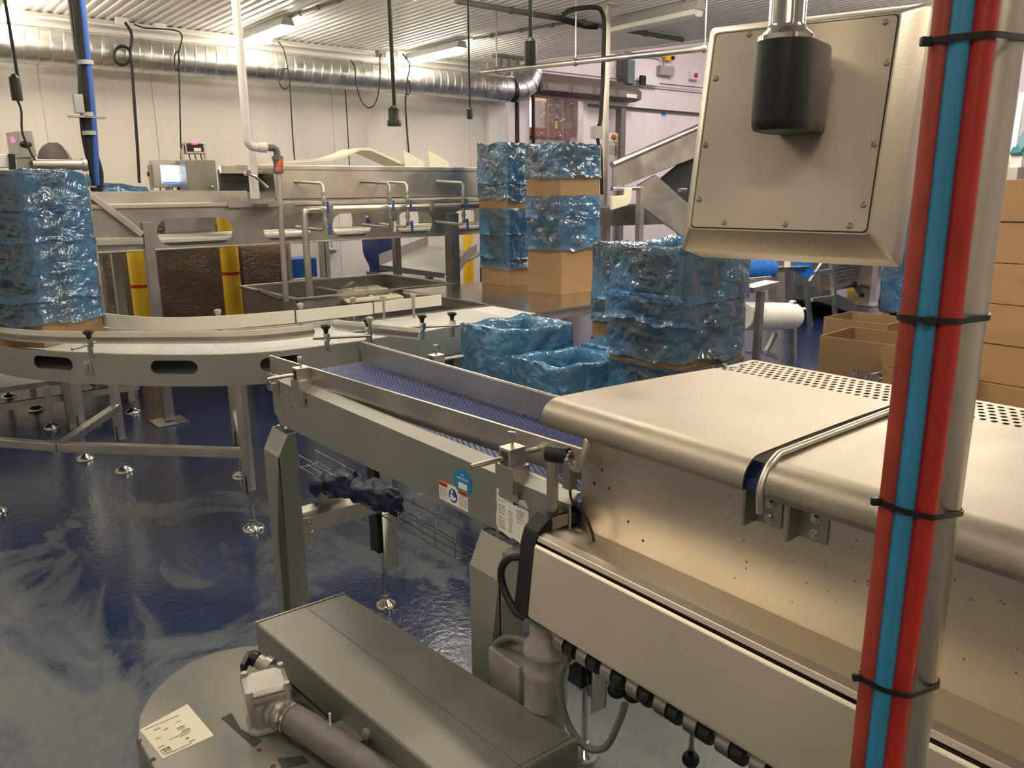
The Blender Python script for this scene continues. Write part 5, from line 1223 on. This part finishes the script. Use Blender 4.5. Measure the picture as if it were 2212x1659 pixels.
# vibrating tray right
vt = thing('shaker_tray', 'wide dark steel shaker tray sloping behind the right post', 'conveyor', (4.9, 8, 0))
q = [on_y(820, 574, 7.6), on_y(960, 592, 7.6), on_y(1045, 545, 8.4), on_y(925, 530, 9.0)]
b = MB(); b.slab(q, .02); b.build('tray_bed', STEELD, vt)
b = MB(); b.slab([q[0], q[3], q[3] + V((0, 0, .12)), q[0] + V((0, 0, .12))], .01); b.slab([q[0] - V((0, 0, .05)), q[1] - V((0, 0, .05)), q[1] + V((0, 0, .01)), q[0] + V((0, 0, .01))], .01); b.build('tray_side', STEELD, vt)
b = MB(); b.slab([q[0] - V((0, 0, .22)), q[1] - V((0, 0, .22)), q[1] - V((0, 0, .08)), q[0] - V((0, 0, .08))], .3); b.build('drive_housing', GREYD, vt)
for p in q:
    b = MB(); b.box(p.x - .04, p.x + .04, p.y - .04, p.y + .04, 0, p.z - .2); b.build('leg', GREYD, vt)
# blue sack hung behind
b = MB(); p = on_y(820, 560, 8.9)
b.grid(lambda u, v: V((p.x + (.13 + .10 * math.sin(PI * v)) * math.cos(2 * PI * u) + .05 * noise.noise(V((u * 5, v * 4, 2))) - .22 * max(0, v - .7), p.y + .1 * math.sin(2 * PI * u), .75 + .68 * v)), 20, 14, True)
o = b.build('blue_sack', mat('dull blue sacking', (.035, .05, .17), .7, 0, .2, 9), None); tag(o, 'dull dark blue sack hanging behind the drip tank under the washing line', 'sack')
# ------------------------------------------------------------------ worker
# ------------------------------------------------------------------ worker on the platform behind the left stack
wk = thing('person', 'person in a grey hood and dark jacket bent over behind the left carton stack', 'person', (1.36, 7.0, .371))
hx, hy, hz = 1.372, 7.0, 2.0
me = bpy.data.meshes.new('body'); bm = bmesh.new()
J = {}; 
def jt(n, p, r): v = bm.verts.new(V(p) - V(wk['_w'])); J[n] = (v, r); return v
zf = .371
jt('hip', (1.05, 7.02, zf + .88), .14); jt('belly', (1.07, 7.02, zf + 1.08), .145); jt('chest', (1.12, 7.02, zf + 1.30), .15); jt('neck', (1.23, 7.01, zf + 1.45), .06); jt('skull', (1.29, 7.005, zf + 1.53), .055)
for s, k in ((-1, 'a'), (1, 'b')):
    jt('thigh' + k, (1.05, 7.02 + s * .09, zf + .82), .095); jt('knee' + k, (1.08, 7.02 + s * .10, zf + .47), .062); jt('ankle' + k, (1.05, 7.02 + s * .10, zf + .09), .043); jt('toe' + k, (1.18, 7.02 + s * .11, zf + .045), .035)
    jt('shoulder' + k, (1.14, 7.02 + s * .17, zf + 1.37), .065); jt('elbow' + k, (1.24, 7.02 + s * .21, zf + 1.17), .047); jt('wrist' + k, (1.33, 7.0 + s * .10, zf + 1.49 - .06 * (s > 0)), .034)
for a, b_ in (('hip', 'belly'), ('belly', 'chest'), ('chest', 'neck'), ('neck', 'skull')) + tuple(x for k in 'ab' for x in (('hip', 'thigh' + k), ('thigh' + k, 'knee' + k), ('knee' + k, 'ankle' + k), ('ankle' + k, 'toe' + k), ('chest', 'shoulder' + k), ('shoulder' + k, 'elbow' + k), ('elbow' + k, 'wrist' + k))):
    bm.edges.new((J[a][0], J[b_][0]))
bm.verts.index_update(); order = {n: J[n][0].index for n in J}; bm.to_mesh(me); bm.free()
bo = bpy.data.objects.new('body', me); C.objects.link(bo); bo.parent = wk; bo['_w'] = wk['_w']; me.materials.append(DCLOTH)
sk = bo.modifiers.new('skin', 'SKIN'); bo.modifiers.new('sub', 'SUBSURF').render_levels = 2
for n, (v, r) in J.items(): me.skin_vertices[0].data[order[n]].radius = (r, r); me.skin_vertices[0].data[order[n]].use_root = n == 'hip'
hc = V((1.295, 7.0, 1.985))
def headf(u, v):
    a = 2 * PI * u; s = math.sin(PI * v); d = V((math.cos(a) * s, math.sin(a) * s, -math.cos(PI * v)))
    p = V((d.x * .098, d.y * .075, d.z * .118))
    if d.x > 0: p.x *= 1 - .12 * max(0, -d.z); p.x += .012 * math.exp(-((d.z + .05) * 4) ** 2) * max(0, d.x) * (1 if abs(d.y) < .25 else 0) * 1.6
    if d.z < -.3: p.y *= .86
    return hc + p
b = MB(); b.grid(headf, 36, 24, True); hd_ = b.build('head', SKIN, wk)
for s in (-1, 1):
    b = MB(); b.ball(hc + V((.087, s * .03, .012)), .0115, 10); b.build('eye', PAPER, hd_)
    b = MB(); b.ball(hc + V((.096, s * .03, .012)), .005, 8); b.build('pupil', INK, hd_)
b = MB(); b.ball(hc + V((.104, 0, -.02)), .014, 10, (1, .8, 1.3)); b.build('nose', SKIN, hd_)
b = MB(); b.ball(hc + V((.086, 0, -.058)), .02, 10, (.5, 1, .28)); b.build('mouth', mat('lips', (.42, .09, .08), .5), hd_)
def hoodf(u, v):
    a = PI * .30 + (2 * PI - PI * .60) * u; z = -.16 + .30 * v
    w = math.sqrt(max(0, 1 - max(0, (z - .01) / .135) ** 2)) if z > .01 else 1
    flare = 1 + max(0, -z - .04) * 1.6
    return hc + V((-.012 + math.cos(a) * .118 * w * flare, math.sin(a) * .093 * w * flare, z))
b = MB(); b.grid(hoodf, 40, 18); b.build('hood', CLOTH, wk, solid=.01)
# gloved hands: palm with five bent fingers each
for s in (-1, 1):
    w0 = V((1.33, 7.0 + s * .10, zf + 1.49 - .06 * (s > 0)))
    b = MB(); b.ball(w0 + V((.045, 0, .005)), .036, 12, (1.25, .55, 1.05))
    for k, ln in enumerate((.06, .07, .066, .052)):
        f0 = w0 + V((.075, -s * .004, .03 - k * .019)); b.tube([f0, f0 + V((ln * .5, -s * .008, -.004)), f0 + V((ln * .85, -s * .03, -.014))], .0095, 8, rs=[.0105, .0095, .0075])
    t0 = w0 + V((.03, -s * .018, .03)); b.tube([t0, t0 + V((.03, -s * .03, .012)), t0 + V((.058, -s * .034, .004))], .0105, 8, rs=[.012, .0105, .0085])
    b.cyl(w0 - V((.035, 0, 0)), w0 + V((.02, 0, 0)), .037, n=14)
    b.build('glove', ORG, wk)
# ------------------------------------------------------------------ stainless post hanging from the ceiling with black conduit
hp2 = thing('ceiling_post', 'slim stainless post hanging from the ceiling with a black conduit and grey switch box', 'post', (6.35, 6.15, 0))
b = MB(); b.box(6.33, 6.39, 6.12, 6.18, 0.0, CEIL); b.box(6.27, 6.45, 6.06, 6.24, CEIL - .01, CEIL + .01); b.build('square_tube', STEEL, hp2, bevel=.004)
yv = 6.08
q = [on_y(px, py, yv) for px, py in ((1212, 40), (1232, 22), (1285, 16), (1301, 28), (1305, 60), (1302, 170), (1297, 260), (1293, 272))]
b = MB(); b.tube(catmull(q, 6), .022, 10); b.build('black_conduit', RUBBER, hp2)
a, c = on_y(1284, 272, 6.05), on_y(1299, 300, 6.05); b = MB(); b.box(a.x, c.x, 6.03, 6.11, c.z, a.z); b.build('switch_box', GREYP, hp2, bevel=.005)
b = MB(); q = [on_y(px, py, 6.07) for px, py in ((1291, 300), (1293, 312), (1298, 330), (1300, 420))]; b.tube(catmull(q, 5), .018, 10); b.build('black_conduit', RUBBER, hp2)
# ceiling conduits
def cond(label, p0, p1, r=.02, mt=GREYP, z=3.565):
    a, c = on_z(*p0, z), on_z(*p1, z); b = MB(); b.cyl(a, c, r, n=12)
    d = (c - a).normalized(); 
    for k in (.2, .5, .8): b.lathe([(r + .004, -.02), (r + .008, -.02), (r + .008, .02), (r + .004, .02)], a.lerp(c, k), d, 14)
    o = b.build('ceiling_conduit', mt, None); tag(o, label, 'conduit', 'conduits along the ceiling')
cond('dark grey conduit crossing the ceiling towards the operator panel', (985, 2), (1475, 86), .028, GREYD, 3.555)
cond('thin grey conduit running on from the strip light by the white pipe', (622, 38), (760, -8), .014, GREYD, 3.57)
cond('thin grey conduit between the ribbed-glow strip light and the ceiling post', (1022, 84), (1240, 46), .014, GREYD, 3.57)
ab = MB(); q = [on_z(px, py, 3.53) for px, py in ((1205, 38), (1240, 50), (1265, 56), (1290, 58))]; ab.tube(catmull(q, 5), .03, 10); o = ab.build('armoured_cable', RUBBER, None); tag(o, 'thick black armoured cable bend on the ceiling left of the post', 'cable')
p0, p1 = at_d(1040, 156, 8.6), at_d(1528, 104, 7.2)
gp = thing('steel_pipe', 'long horizontal steel pipe slung below the ceiling edge', 'pipe', tuple(p0))
b = MB(); b.cyl(p0, p1, .028, n=16); b.build('tube', STEEL, gp)
for k in (.08, .46, .99):
    p = p0.lerp(p1, k); b = MB(); b.lathe([(.03, -.012), (.04, -.012), (.04, .012), (.03, .012)], p, p1 - p0, 16); b.cyl(p + V((0, 0, .03)), (p.x, p.y, CEIL if k < .5 else CEIL), .008, n=8); b.build('hanger_ring', STEELD, gp)
b = MB(); p = at_d(1075, 148, 8.7)
for k in range(3): b.box(p.x + k * .12, p.x + k * .12 + .05, p.y - .03, p.y + .03, p.z - .06, p.z + .12)
b.box(p.x - .05, p.x + .4, p.y - .04, p.y + .04, p.z + .12, p.z + .15); b.build('pipe_support', GREYD, gp)
# ------------------------------------------------------------------ air curtain and fittings on the far wall
ac = thing('air_curtain', 'dark dusty air curtain unit above the strip curtain doorway', 'air curtain', (10.8, 11.4, 3.5))
WY = 11.6
a = on_y(1172, 197, 11.15); c = on_y(1386, 213, 11.15); ht = on_y(1186, 162, 11.45).z; 
b = MB(); b.prism([(11.15, a.z + .02), (11.15, a.z + .16), (11.42, ht + .02), (11.5, ht + .02), (11.5, a.z - .02), (11.3, a.z - .02)], 'x', a.x, c.x); b.build('housing', mat('dusty dark metal', (.13, .10, .085), .6, .2, .25, 5), ac, bevel=.008)
b = MB(); b.prism([(11.14, a.z - .0), (11.14, a.z + .17), (11.43, ht + .035), (11.5, ht + .035), (11.5, a.z - .03), (11.3, a.z - .03)], 'x', a.x - .06, a.x); b.build('end_plate', BLACK, ac)
for k in range(4):
    x = a.x + .12 + k * (c.x - a.x - .2) / 4; b = MB(); b.box(x, x + (c.x - a.x) / 4 - .14, 11.143, 11.152, a.z + .035, a.z + .145); b.build('grille', GREYD, ac)
b = MB(); b.box(c.x - .45, c.x - .15, 11.138, 11.143, a.z + .03, a.z + .10); b.build('rating_label', CREAMP, ac)
def wallbox(name, label, px0, py0, px1, py1, mt, cat, dep=.12, y=11.6, parts=()):
    a, c = on_y(px0, py0, y - dep), on_y(px1, py1, y - dep); t = thing(name, label, cat, ((a.x + c.x) / 2, y, (a.z + c.z) / 2))
    b = MB(); b.box(a.x, c.x, y - dep, y, min(a.z, c.z), max(a.z, c.z)); b.build('housing', mt, t, bevel=.01); return t, a, c
t, a, c = wallbox('junction_box', 'grey junction box on the far wall below the yellow switch', 1428, 140, 1457, 165, GREYP, 'junction box')
b = MB(); b.tube(catmull([on_y(px, py, 11.5) for px, py in ((1340, 110), (1380, 118), (1425, 122), (1433, 130), (1434, 142))], 5), .02, 8); b.build('feed_conduit', STEELD, t)
t, a, c = wallbox('isolator_switch', 'yellow isolator switch above the grey junction box', 1440, 117, 1454, 132, YELLOW, 'switch')
b = MB(); b.cyl((c.x - .03, 11.48, (a.z + c.z) / 2), (c.x - .03, 11.44, (a.z + c.z) / 2), .04, n=14); b.build('switch_knob', BLACK, t)
t, a, c = wallbox('call_point', 'white box with red button on the far wall by the panel', 1496, 153, 1511, 173, PVC, 'button box')
b = MB(); b.cyl(((a.x * .6 + c.x * .4), 11.48, (a.z + c.z) / 2), ((a.x * .6 + c.x * .4), 11.44, (a.z + c.z) / 2), .05, n=16); b.build('red_button', RED, t)
t, a, c = wallbox('wall_heater', 'dark grey upright heater box on the far wall above the air curtain', 1341, 116, 1358, 166, GREYD, 'heater')
t, a, c = wallbox('starter_box', 'grey-green upright starter box just right of the dark heater box', 1357, 128, 1371, 182, mat('grey green paint', (.11, .14, .13), .5), 'box', dep=.3)
t, a, c = wallbox('door_closer', 'pale bracket unit on the rail right of the air curtain', 1388, 166, 1425, 186, PVC, 'bracket', dep=.15)
b = MB(); b.box(a.x - .1, a.x + .05, 11.4, 11.45, c.z - .02, a.z + .02); b.build('black_end', BLACK, t)
p = on_y(1434, 245, 11.59); b = MB(); b.box(p.x - .07, p.x + .07, 11.592, 11.602, p.z - .05, p.z + .05); o = b.build('blue_notice', STB, None, smooth=False); tag(o, 'small blue notice on the bare far wall', 'notice')
b = MB()
for i, (py0, py1) in enumerate(((160, 178), (166, 190))): b.tube([on_y(1150, py0 - 10, 11.5), on_y(1400, py1, 11.5), on_y(1520, py1 + 12, 11.5)], .012, 6)
o = b.build('wall_pipes', GREYD, None); tag(o, 'pair of thin dark pipes along the far wall above the air curtain', 'pipes')
dp2 = thing('door_post', 'dark steel post at the right of the strip curtain doorway', 'post', tuple(on_y(1342, 400, 11.3)[:2]) + (0,))
p = on_y(1342, 300, 11.3); b = MB(); b.box(p.x - .07, p.x + .07, 11.25, 11.4, 0, 3.3); b.build('column', GREYD, dp2)
for px, lb in ((1117, 'dark vertical pipe left of the doorway'), (1152, 'dark vertical pipe at the left edge of the strip curtain')):
    p = on_y(px, 250, 9.9 if px == 1117 else 11.0); b = MB(); b.cyl((p.x, p.y, 0), (p.x, p.y, 4.2), .035 if px == 1117 else .032, n=10); o = b.build('standpipe', BLACK, None); tag(o, lb, 'pipe', 'dark vertical pipes by the doorway')
# emergency stop on its own stand
es = thing('emergency_stop', 'white emergency stop box with red mushroom button on a yellow collar', 'emergency stop', tuple(on_y(1330, 330, 7.2)))
c0 = on_y(1329, 297, 7.2); b = MB(); b.box(c0.x - .045, c0.x + .045, 7.2, 7.28, c0.z - .055, c0.z + .055); b.build('housing', PVC, es, bevel=.008)
dr = V((-.93, -.36, 0)); b = MB(); b.lathe([(.04, 0), (.04, .012), (.025, .014)], (c0.x - .01, 7.2, c0.z), dr, 20); b.build('yellow_collar', YELLOW, es)
b = MB(); b.lathe([(.016, .01), (.016, .03), (.03, .034), (.03, .05), (.02, .06), (0, .062)], (c0.x - .01, 7.2, c0.z), dr, 20); b.build('red_button', RED, es)
b = MB(); b.box(c0.x - .03, c0.x + .03, 7.22, 7.28, c0.z - .20, c0.z - .09); b.build('lower_box', GREYP, es, bevel=.006)
b = MB(); b.box(c0.x + .045, c0.x + .075, 7.22, 7.26, 0, c0.z + .05); b.build('stand', STEELD, es)
# ------------------------------------------------------------------ inclined conveyor
ic = thing('incline_conveyor', 'stainless inclined conveyor rising to the right behind the table stacks', 'conveyor', (6.3, 5.0, 0))
IY = 5.3
I = lambda px, py, y=IY: on_y(px, py, y)
b = MB(); b.cyl(I(1322, 356), I(1560, 252), .03, n=16); b.build('top_tube', STEEL, ic)
b = MB(); b.slab([I(1325, 360), I(1325, 408), I(1560, 318), I(1560, 258)], .02); b.build('side_plate', STEEL, ic)
b = MB(); b.slab([I(1325, 355, IY + .6), I(1325, 408, IY + .6), I(1560, 318, IY + .6), I(1560, 250, IY + .6)], -.02); b.build('side_plate', STEEL, ic)
b = MB(); b.slab([I(1330, 400, IY + .03), I(1560, 312, IY + .03), I(1560, 312, IY + .6), I(1330, 400, IY + .6)], .02); b.build('belt', BLACK, ic)
b = MB(); b.slab([I(1417, 378), I(1378, 400), I(1380, 440), I(1440, 486), I(1560, 570), I(1560, 505)], .02); b.build('hopper_plate', STEEL, ic)
b = MB(); b.slab([I(1425, 388, IY + .5), I(1480, 440, IY + .5), I(1560, 480, IY + .5), I(1560, 320, IY + .5), I(1470, 352, IY + .5)], .02); b.build('void_shade_sheet', DARK, ic)  # dark sheet painted in for the shaded void above the hopper plate
b = MB(); p = I(1383, 430, 5.2); b.box(p.x - .03, p.x + .03, 5.17, 5.23, 0, I(1383, 404, 5.2).z); b.build('leg', STEEL, ic, bevel=.003)
b = MB(); b.cyl(I(1322, 408, 5.2), I(1385, 406, 5.2), .02, n=12); b.cyl(I(1468, 410, 5.2), I(1482, 410, 5.2), .02, n=12); b.build('cross_tube', BRIGHT, ic)
b = MB(); b.slab([I(1322, 424, 5.15), I(1322, 454, 5.15), I(1355, 444, 5.15), I(1363, 437, 5.15), I(1366, 406, 5.15), I(1352, 406, 5.15), I(1350, 422, 5.15)], .03); b.build('cream_bracket', CREAM, ic, bevel=.008)
b = MB(); b.slab([I(1325, 450, 5.6), I(1320, 488, 5.6), I(1440, 484, 5.6), I(1385, 440, 5.6)], .3); b.build('motor_cover', GREYD, ic)
for dx in (.2, 1.4): b = MB(); b.box(p.x + dx - .03, p.x + dx + .03, IY + .5, IY + .56, 0, 1.5); b.build('leg', STEEL, ic)
b = MB(); b.box(7.6, 7.66, 5.27, 5.33, 0, 1.6); b.build('leg', STEEL, ic)
# ------------------------------------------------------------------ film roll stand, step ladder, guarded machine
rs = thing('film_roll_stand', 'grey steel stand carrying a milky white film roll', 'stand', (6.6, 4.3, 0))
fr = [on_z(1640, 782, .0), on_z(1712, 782, 0)]
RY = 4.3
R = lambda px, py, y=RY: on_y(px, py, y)
def bar(pts, y, w, t, nm, mt=STEEL):
    b = MB(); q = [R(px, py, y) for px, py in pts]
    for i in range(len(q) - 1): b.beam(q[i], q[i + 1], w, w, (0, 1, 0))
    return b.build(nm, mt, t, bevel=.003)
bar(((1643, 630), (1632, 800)), 4.15, .06, rs, 'leg', STEELD); bar(((1712, 650), (1714, 790)), 4.3, .055, rs, 'leg')
bar(((1676, 720), (1652, 765)), 4.35, .04, rs, 'brace', STEELD); bar(((1650, 760), (1680, 772)), 4.3, .045, rs, 'brace'); bar(((1612, 761), (1648, 760)), 4.25, .03, rs, 'brace', BRIGHT)
b = MB(); q = [R(1612, 626, 4.15), R(1668, 612, 4.15)]; b.beam(q[0], q[1], .16, .05); b.beam(R(1618, 606, 4.3), R(1665, 602, 4.3), .03, .05); b.build('top_plate', STEEL, rs, bevel=.004)
b = MB(); b.cyl(R(1600, 683, 4.32), R(1712, 683, 4.32), .135, n=30)
o = b.build('film_roll', RFILM, None, bevel=.01); tag(o, 'thick milky white film roll on the low grey stand', 'roll')
b = MB(); b.cyl(R(1595, 683, 4.32), R(1738, 667, 4.32), .016, n=10); b.build('axle', PVC, rs)
ld = thing('step_ladder', 'blue-draped grey A-frame roll stand with rungs', 'stand', (9.3, 5.4, 0))
LY = 5.35
def lbar(pts, w=.055, mt=STEEL, nm='rail', y=LY):
    b = MB(); q = [on_y(px, py, y) for px, py in pts]
    for i in range(len(q) - 1): b.beam(q[i], q[i + 1], w, w, (0, 1, 0))
    b.build(nm, mt, ld, bevel=.003)
lbar(((1730, 530), (1739, 600), (1751, 706))); lbar(((1793, 530), (1798, 600), (1806, 695))); lbar(((1758, 590), (1796, 584)), .045, nm='rung'); lbar(((1752, 648), (1800, 641)), .045, nm='rung')
lbar(((1703, 530), (1706, 660)), .07, y=5.0); lbar(((1672, 590), (1668, 650)), .055, y=5.1); lbar(((1660, 585), (1708, 583)), .05, nm='rung', y=5.05); lbar(((1795, 540), (1748, 610)), .04, nm='brace')
b = MB(); b.cyl(on_y(1656, 580, 4.95), on_y(1746, 577, 4.95), .022, n=12); b.build('axle', BRIGHT, ld)
b = MB(); p = on_y(1701, 555, 4.94); b.box(p.x - .06, p.x + .06, 4.93, 4.94, p.z - .13, p.z + .13); b.build('white_sign', PAPER, ld, smooth=False)
b = MB(); q = on_y(1702, 552, 4.92); text('M.', .09, (q.x - .03, 4.925, q.z - .02), (1, 0, 0), (0, 0, 1), INK, ld)
b = MB(); b.cyl(on_y(1585, 578, 4.9), on_y(1657, 578, 4.9), .14, n=30); o = b.build('film_roll', BROLL, None, bevel=.01); tag(o, 'glossy blue film roll above the white one', 'roll')
b = MB(); b.cyl(on_y(1570, 579, 4.9), on_y(1660, 578, 4.9), .03, n=12); b.box(on_y(1600, 640, 4.9).x - .03, on_y(1600, 640, 4.9).x + .03, 4.87, 4.93, 0, on_y(1600, 580, 4.9).z); b.build('support', STEELD, ld)
b = MB()
for pts, y in (([(1620, 500), (1668, 500), (1664, 572), (1625, 560)], 5.3), ([(1708, 500), (1742, 500), (1755, 592), (1738, 600), (1712, 585)], 5.0)):
    q = [on_y(px, py, y) for px, py in pts]; b.slab(q, .02)
b.build('blue_sheet', BROLL, ld, smooth=False)
gm = thing('guarded_machine', 'grey machine with wire mesh guards on angled legs at right', 'machine', (11.6, 5.9, 0))
GY = 6.0
G_ = lambda px, py, y=GY: on_y(px, py, y)
b = MB(); b.slab([G_(1760, 470), G_(1775, 632), G_(1905, 604), G_(1905, 450)], .6); b.build('body', mat('grey machine enamel', (.22, .20, .19), .5, .3, .15, 3), gm)
b = MB(); b.beam(G_(1700, 640), G_(1905, 603), .10, .06); b.beam(G_(1795, 572), G_(1905, 557), .06, .05); b.build('frame_rail', STEEL, gm)
b = MB()
for k in range(14): px = 1780 + k * 9; b.cyl(G_(px, 545 - k * 1.5, GY - .05), G_(px, 612 - k * 1.7, GY - .05), .006, n=5)
for k in range(9): b.cyl(G_(1780, 545 + k * 8, GY - .05), G_(1898, 525 + k * 8, GY - .05), .006, n=5)
b.build('mesh_guard', GREYD, gm)
for px, py in ((1871, 658), (1690, 690)):
    p = on_z(px, py, 0); b = MB(); b.box(p.x - .09, p.x + .09, p.y - .09, p.y + .09, 0, .95); b.box(p.x - .22, p.x + .22, p.y - .2, p.y + .2, 0, .02); b.build('leg', STEEL, gm, bevel=.004)
b = MB(); b.beam(G_(1845, 612), on_z(1862, 638, .2), .06, .06); b.build('strut', BLACK, gm)
b = MB(); b.slab([G_(1660, 610, 6.3), G_(1735, 640, 6.3), G_(1735, 665, 6.3), G_(1660, 640, 6.3)], .8); b.build('lower_tray', STEELD, gm)
p = on_z(1876, 640, 0); bollard('yellow bollard behind the mesh guards', p.x + .5, p.y + .5, .12, 1.9, ())
p = on_y(1972, 425, 6.8); bollard('yellow bollard whose top shows between panel and pole', p.x, 6.8, .12, p.z + .1, (p.z - .1,))
# blue wrapped stack beyond the pole
q = on_z(1897, 688, 0)
t = wrapped('pallet stack in blue film standing beyond the foreground pole', q.x, q.x + 1.0, q.y - 1.0, q.y, 1.95, BFILM, mat('blue grey wrapped sacks', (.30, .36, .44), .5), 'blue wrapped stacks', 11)
# brown open cartons on the floor at right
def bare(label, x, y, z, rz, w, d, h, flaps=(), group='open brown cartons by the pole'):
    t = carton(label, x, y, z, rz, w, d, h, None, False, group, 'open_carton')
    for ax_, sgn, fl, ang in flaps:
        b = MB()
        if ax_ == 'x': b.add([(sgn * w / 2, -d / 2, h), (sgn * w / 2, d / 2, h), (sgn * (w / 2 + fl * math.cos(ang)), d / 2, h + fl * math.sin(ang)), (sgn * (w / 2 + fl * math.cos(ang)), -d / 2, h + fl * math.sin(ang))], [(0, 1, 2, 3)])
        else: b.add([(-w / 2, sgn * d / 2, h), (w / 2, sgn * d / 2, h), (w / 2, sgn * (d / 2 + fl * math.cos(ang)), h + fl * math.sin(ang)), (-w / 2, sgn * (d / 2 + fl * math.cos(ang)), h + fl * math.sin(ang))], [(0, 1, 2, 3)])
        o = b.build('flap', CARD, t, smooth=False, solid=.006)
    return t
pl = thing('wood_pallet', 'wooden pallet under the open brown cartons', 'pallet', (4.6, 2.1, 0))
b = MB()
for k in range(3): b.box(4.15, 5.05, 1.55 + k * .5, 1.65 + k * .5, 0, .1)
for k in range(6): b.box(4.15 + k * .16, 4.25 + k * .16, 1.5, 2.7, .1, .12)
b.build('slats', WOOD, pl, smooth=False)
bare('brown carton with notched wall, lower left of the open ones', 4.42, 2.12, .121, .06, .42, .42, .80)
bare('taller brown carton behind the notched one', 4.84, 2.36, .121, .02, .36, .40, .83)
bare('brown carton cut off by the pole, nearest the hood strip', 4.18, 1.70, .121, -.03, .38, .28, .72, (('y', 1, .10, 1.3),))
b = MB(); p = V((4.3, 1.92, .6))
b.grid(lambda u, v: V((4.18 + .008 * noise.noise(V((u * 6, v * 6, 3))), 1.80 + .3 * u, .52 + .25 * v + .02 * noise.noise(V((u * 3, v * 3, 8))))), 14, 12)
o = b.build('film_scrap', CFILM, None); tag(o, 'scrap of clear film clinging to the notched brown carton', 'film')
# tall pallet of flat brown cartons at the right edge
tw = thing('carton_tower', 'tall pallet of flat packed brown cartons at the right edge, behind the pole', 'pallet load', (5.1, 1.35, 0))
rn = random.Random(8)
for k in range(8):
    z = .14 + k * .205; b = MB(); j = rn.uniform(-.008, .008); b.box(4.44 + j, 5.6 + j, .9, 1.62 + j, z, z + .202); b.build('carton_bale', CARDL, tw, bevel=.004)
b = MB()
for k in range(3): b.box(4.44, 5.6, .95 + k * .32, 1.05 + k * .32, 0, .1)
b.box(4.44, 5.6, .9, 1.62, .1, .138); b.build('pallet', WOOD, tw, smooth=False)
# guarded white machine at upper right
um = thing('framed_machine', 'white framed machine with teal ribbed chute behind the carton tower', 'machine', (11.0, 4.0, 0))
U = lambda px, py, y=3.3: on_y(px, py, y)
b = MB(); b.beam(U(2185, 350), U(2210, 200), .05, .05); b.build('white_frame', PVC, um)
b = MB(); b.slab([U(2180, 330), U(2240, 240), U(2240, 280), U(2190, 345)], .1); b.build('teal_chute', TEAL, um)
b = MB(); b.box(U(2176, 365).x, U(2290, 365).x, 3.2, 3.8, 0, U(2176, 362).z); b.build('base_cabinet', BLAST, um)
b = MB(); b.box(U(2186, 330).x, U(2200, 330).x, 3.2, 3.3, U(2186, 362).z, U(2186, 330).z); b.build('white_bracket', PVC, um)
# ------------------------------------------------------------------ store behind the curtain
so = thing('pallet_rack', 'orange beamed pallet rack seen through the strip curtain', 'rack', (11.6, 13.2, 0))
ry = 13.0
a, c = on_y(1150, 275, ry), on_y(1275, 290, ry)
b = MB(); b.box(a.x - .3, c.x + .3, ry, ry + .06, a.z - .16, a.z - .02); b.build('front_beam', RACK, so)
b = MB(); b.box(a.x - .3, c.x + .3, ry + 1, ry + 1.06, a.z - .16, a.z - .02); b.build('rear_beam', RACK, so)
for x in (a.x - .3, c.x + .3):
    for y in (ry, ry + 1): b = MB(); b.box(x - .04, x + .04, y, y + .07, 0, 4.3); b.build('upright', mat('blue grey rack upright', (.10, .12, .2), .5), so)
b = MB(); b.box(a.x - .3, c.x + .3, ry, ry + 1.06, a.z - .02, a.z); b.build('shelf', WOOD, so)
z0 = a.z
for i, (px0, px1, h, mt, lb) in enumerate(((1180, 1222, .85, CARD, 'tall brown carton on the rack behind the curtain'), (1222, 1256, .7, CARD, 'shorter brown carton on the rack beside the tall one'), (1152, 1178, .55, PVC, 'white sack-like carton at the left of the rack'))):
    x0, x1 = on_y(px0, 260, ry + .1).x, on_y(px1, 260, ry + .1).x; b = MB(); b.box(x0, x1 - .01, ry + .1, ry + .8, z0, z0 + h); o = b.build('stored_carton', mt, None, bevel=.01); tag(o, lb, 'carton', 'cartons on the rack behind the curtain')
b = MB(); x0 = on_y(1204, 255, ry + .02).x; b.box(x0, x0 + .45, ry + .02, ry + .09, z0, z0 + .16); o = b.build('stored_carton', mat('tan small carton', (.62, .36, .16), .7), None); tag(o, 'small flat tan carton in front of the others on the rack', 'carton', 'cartons on the rack behind the curtain')
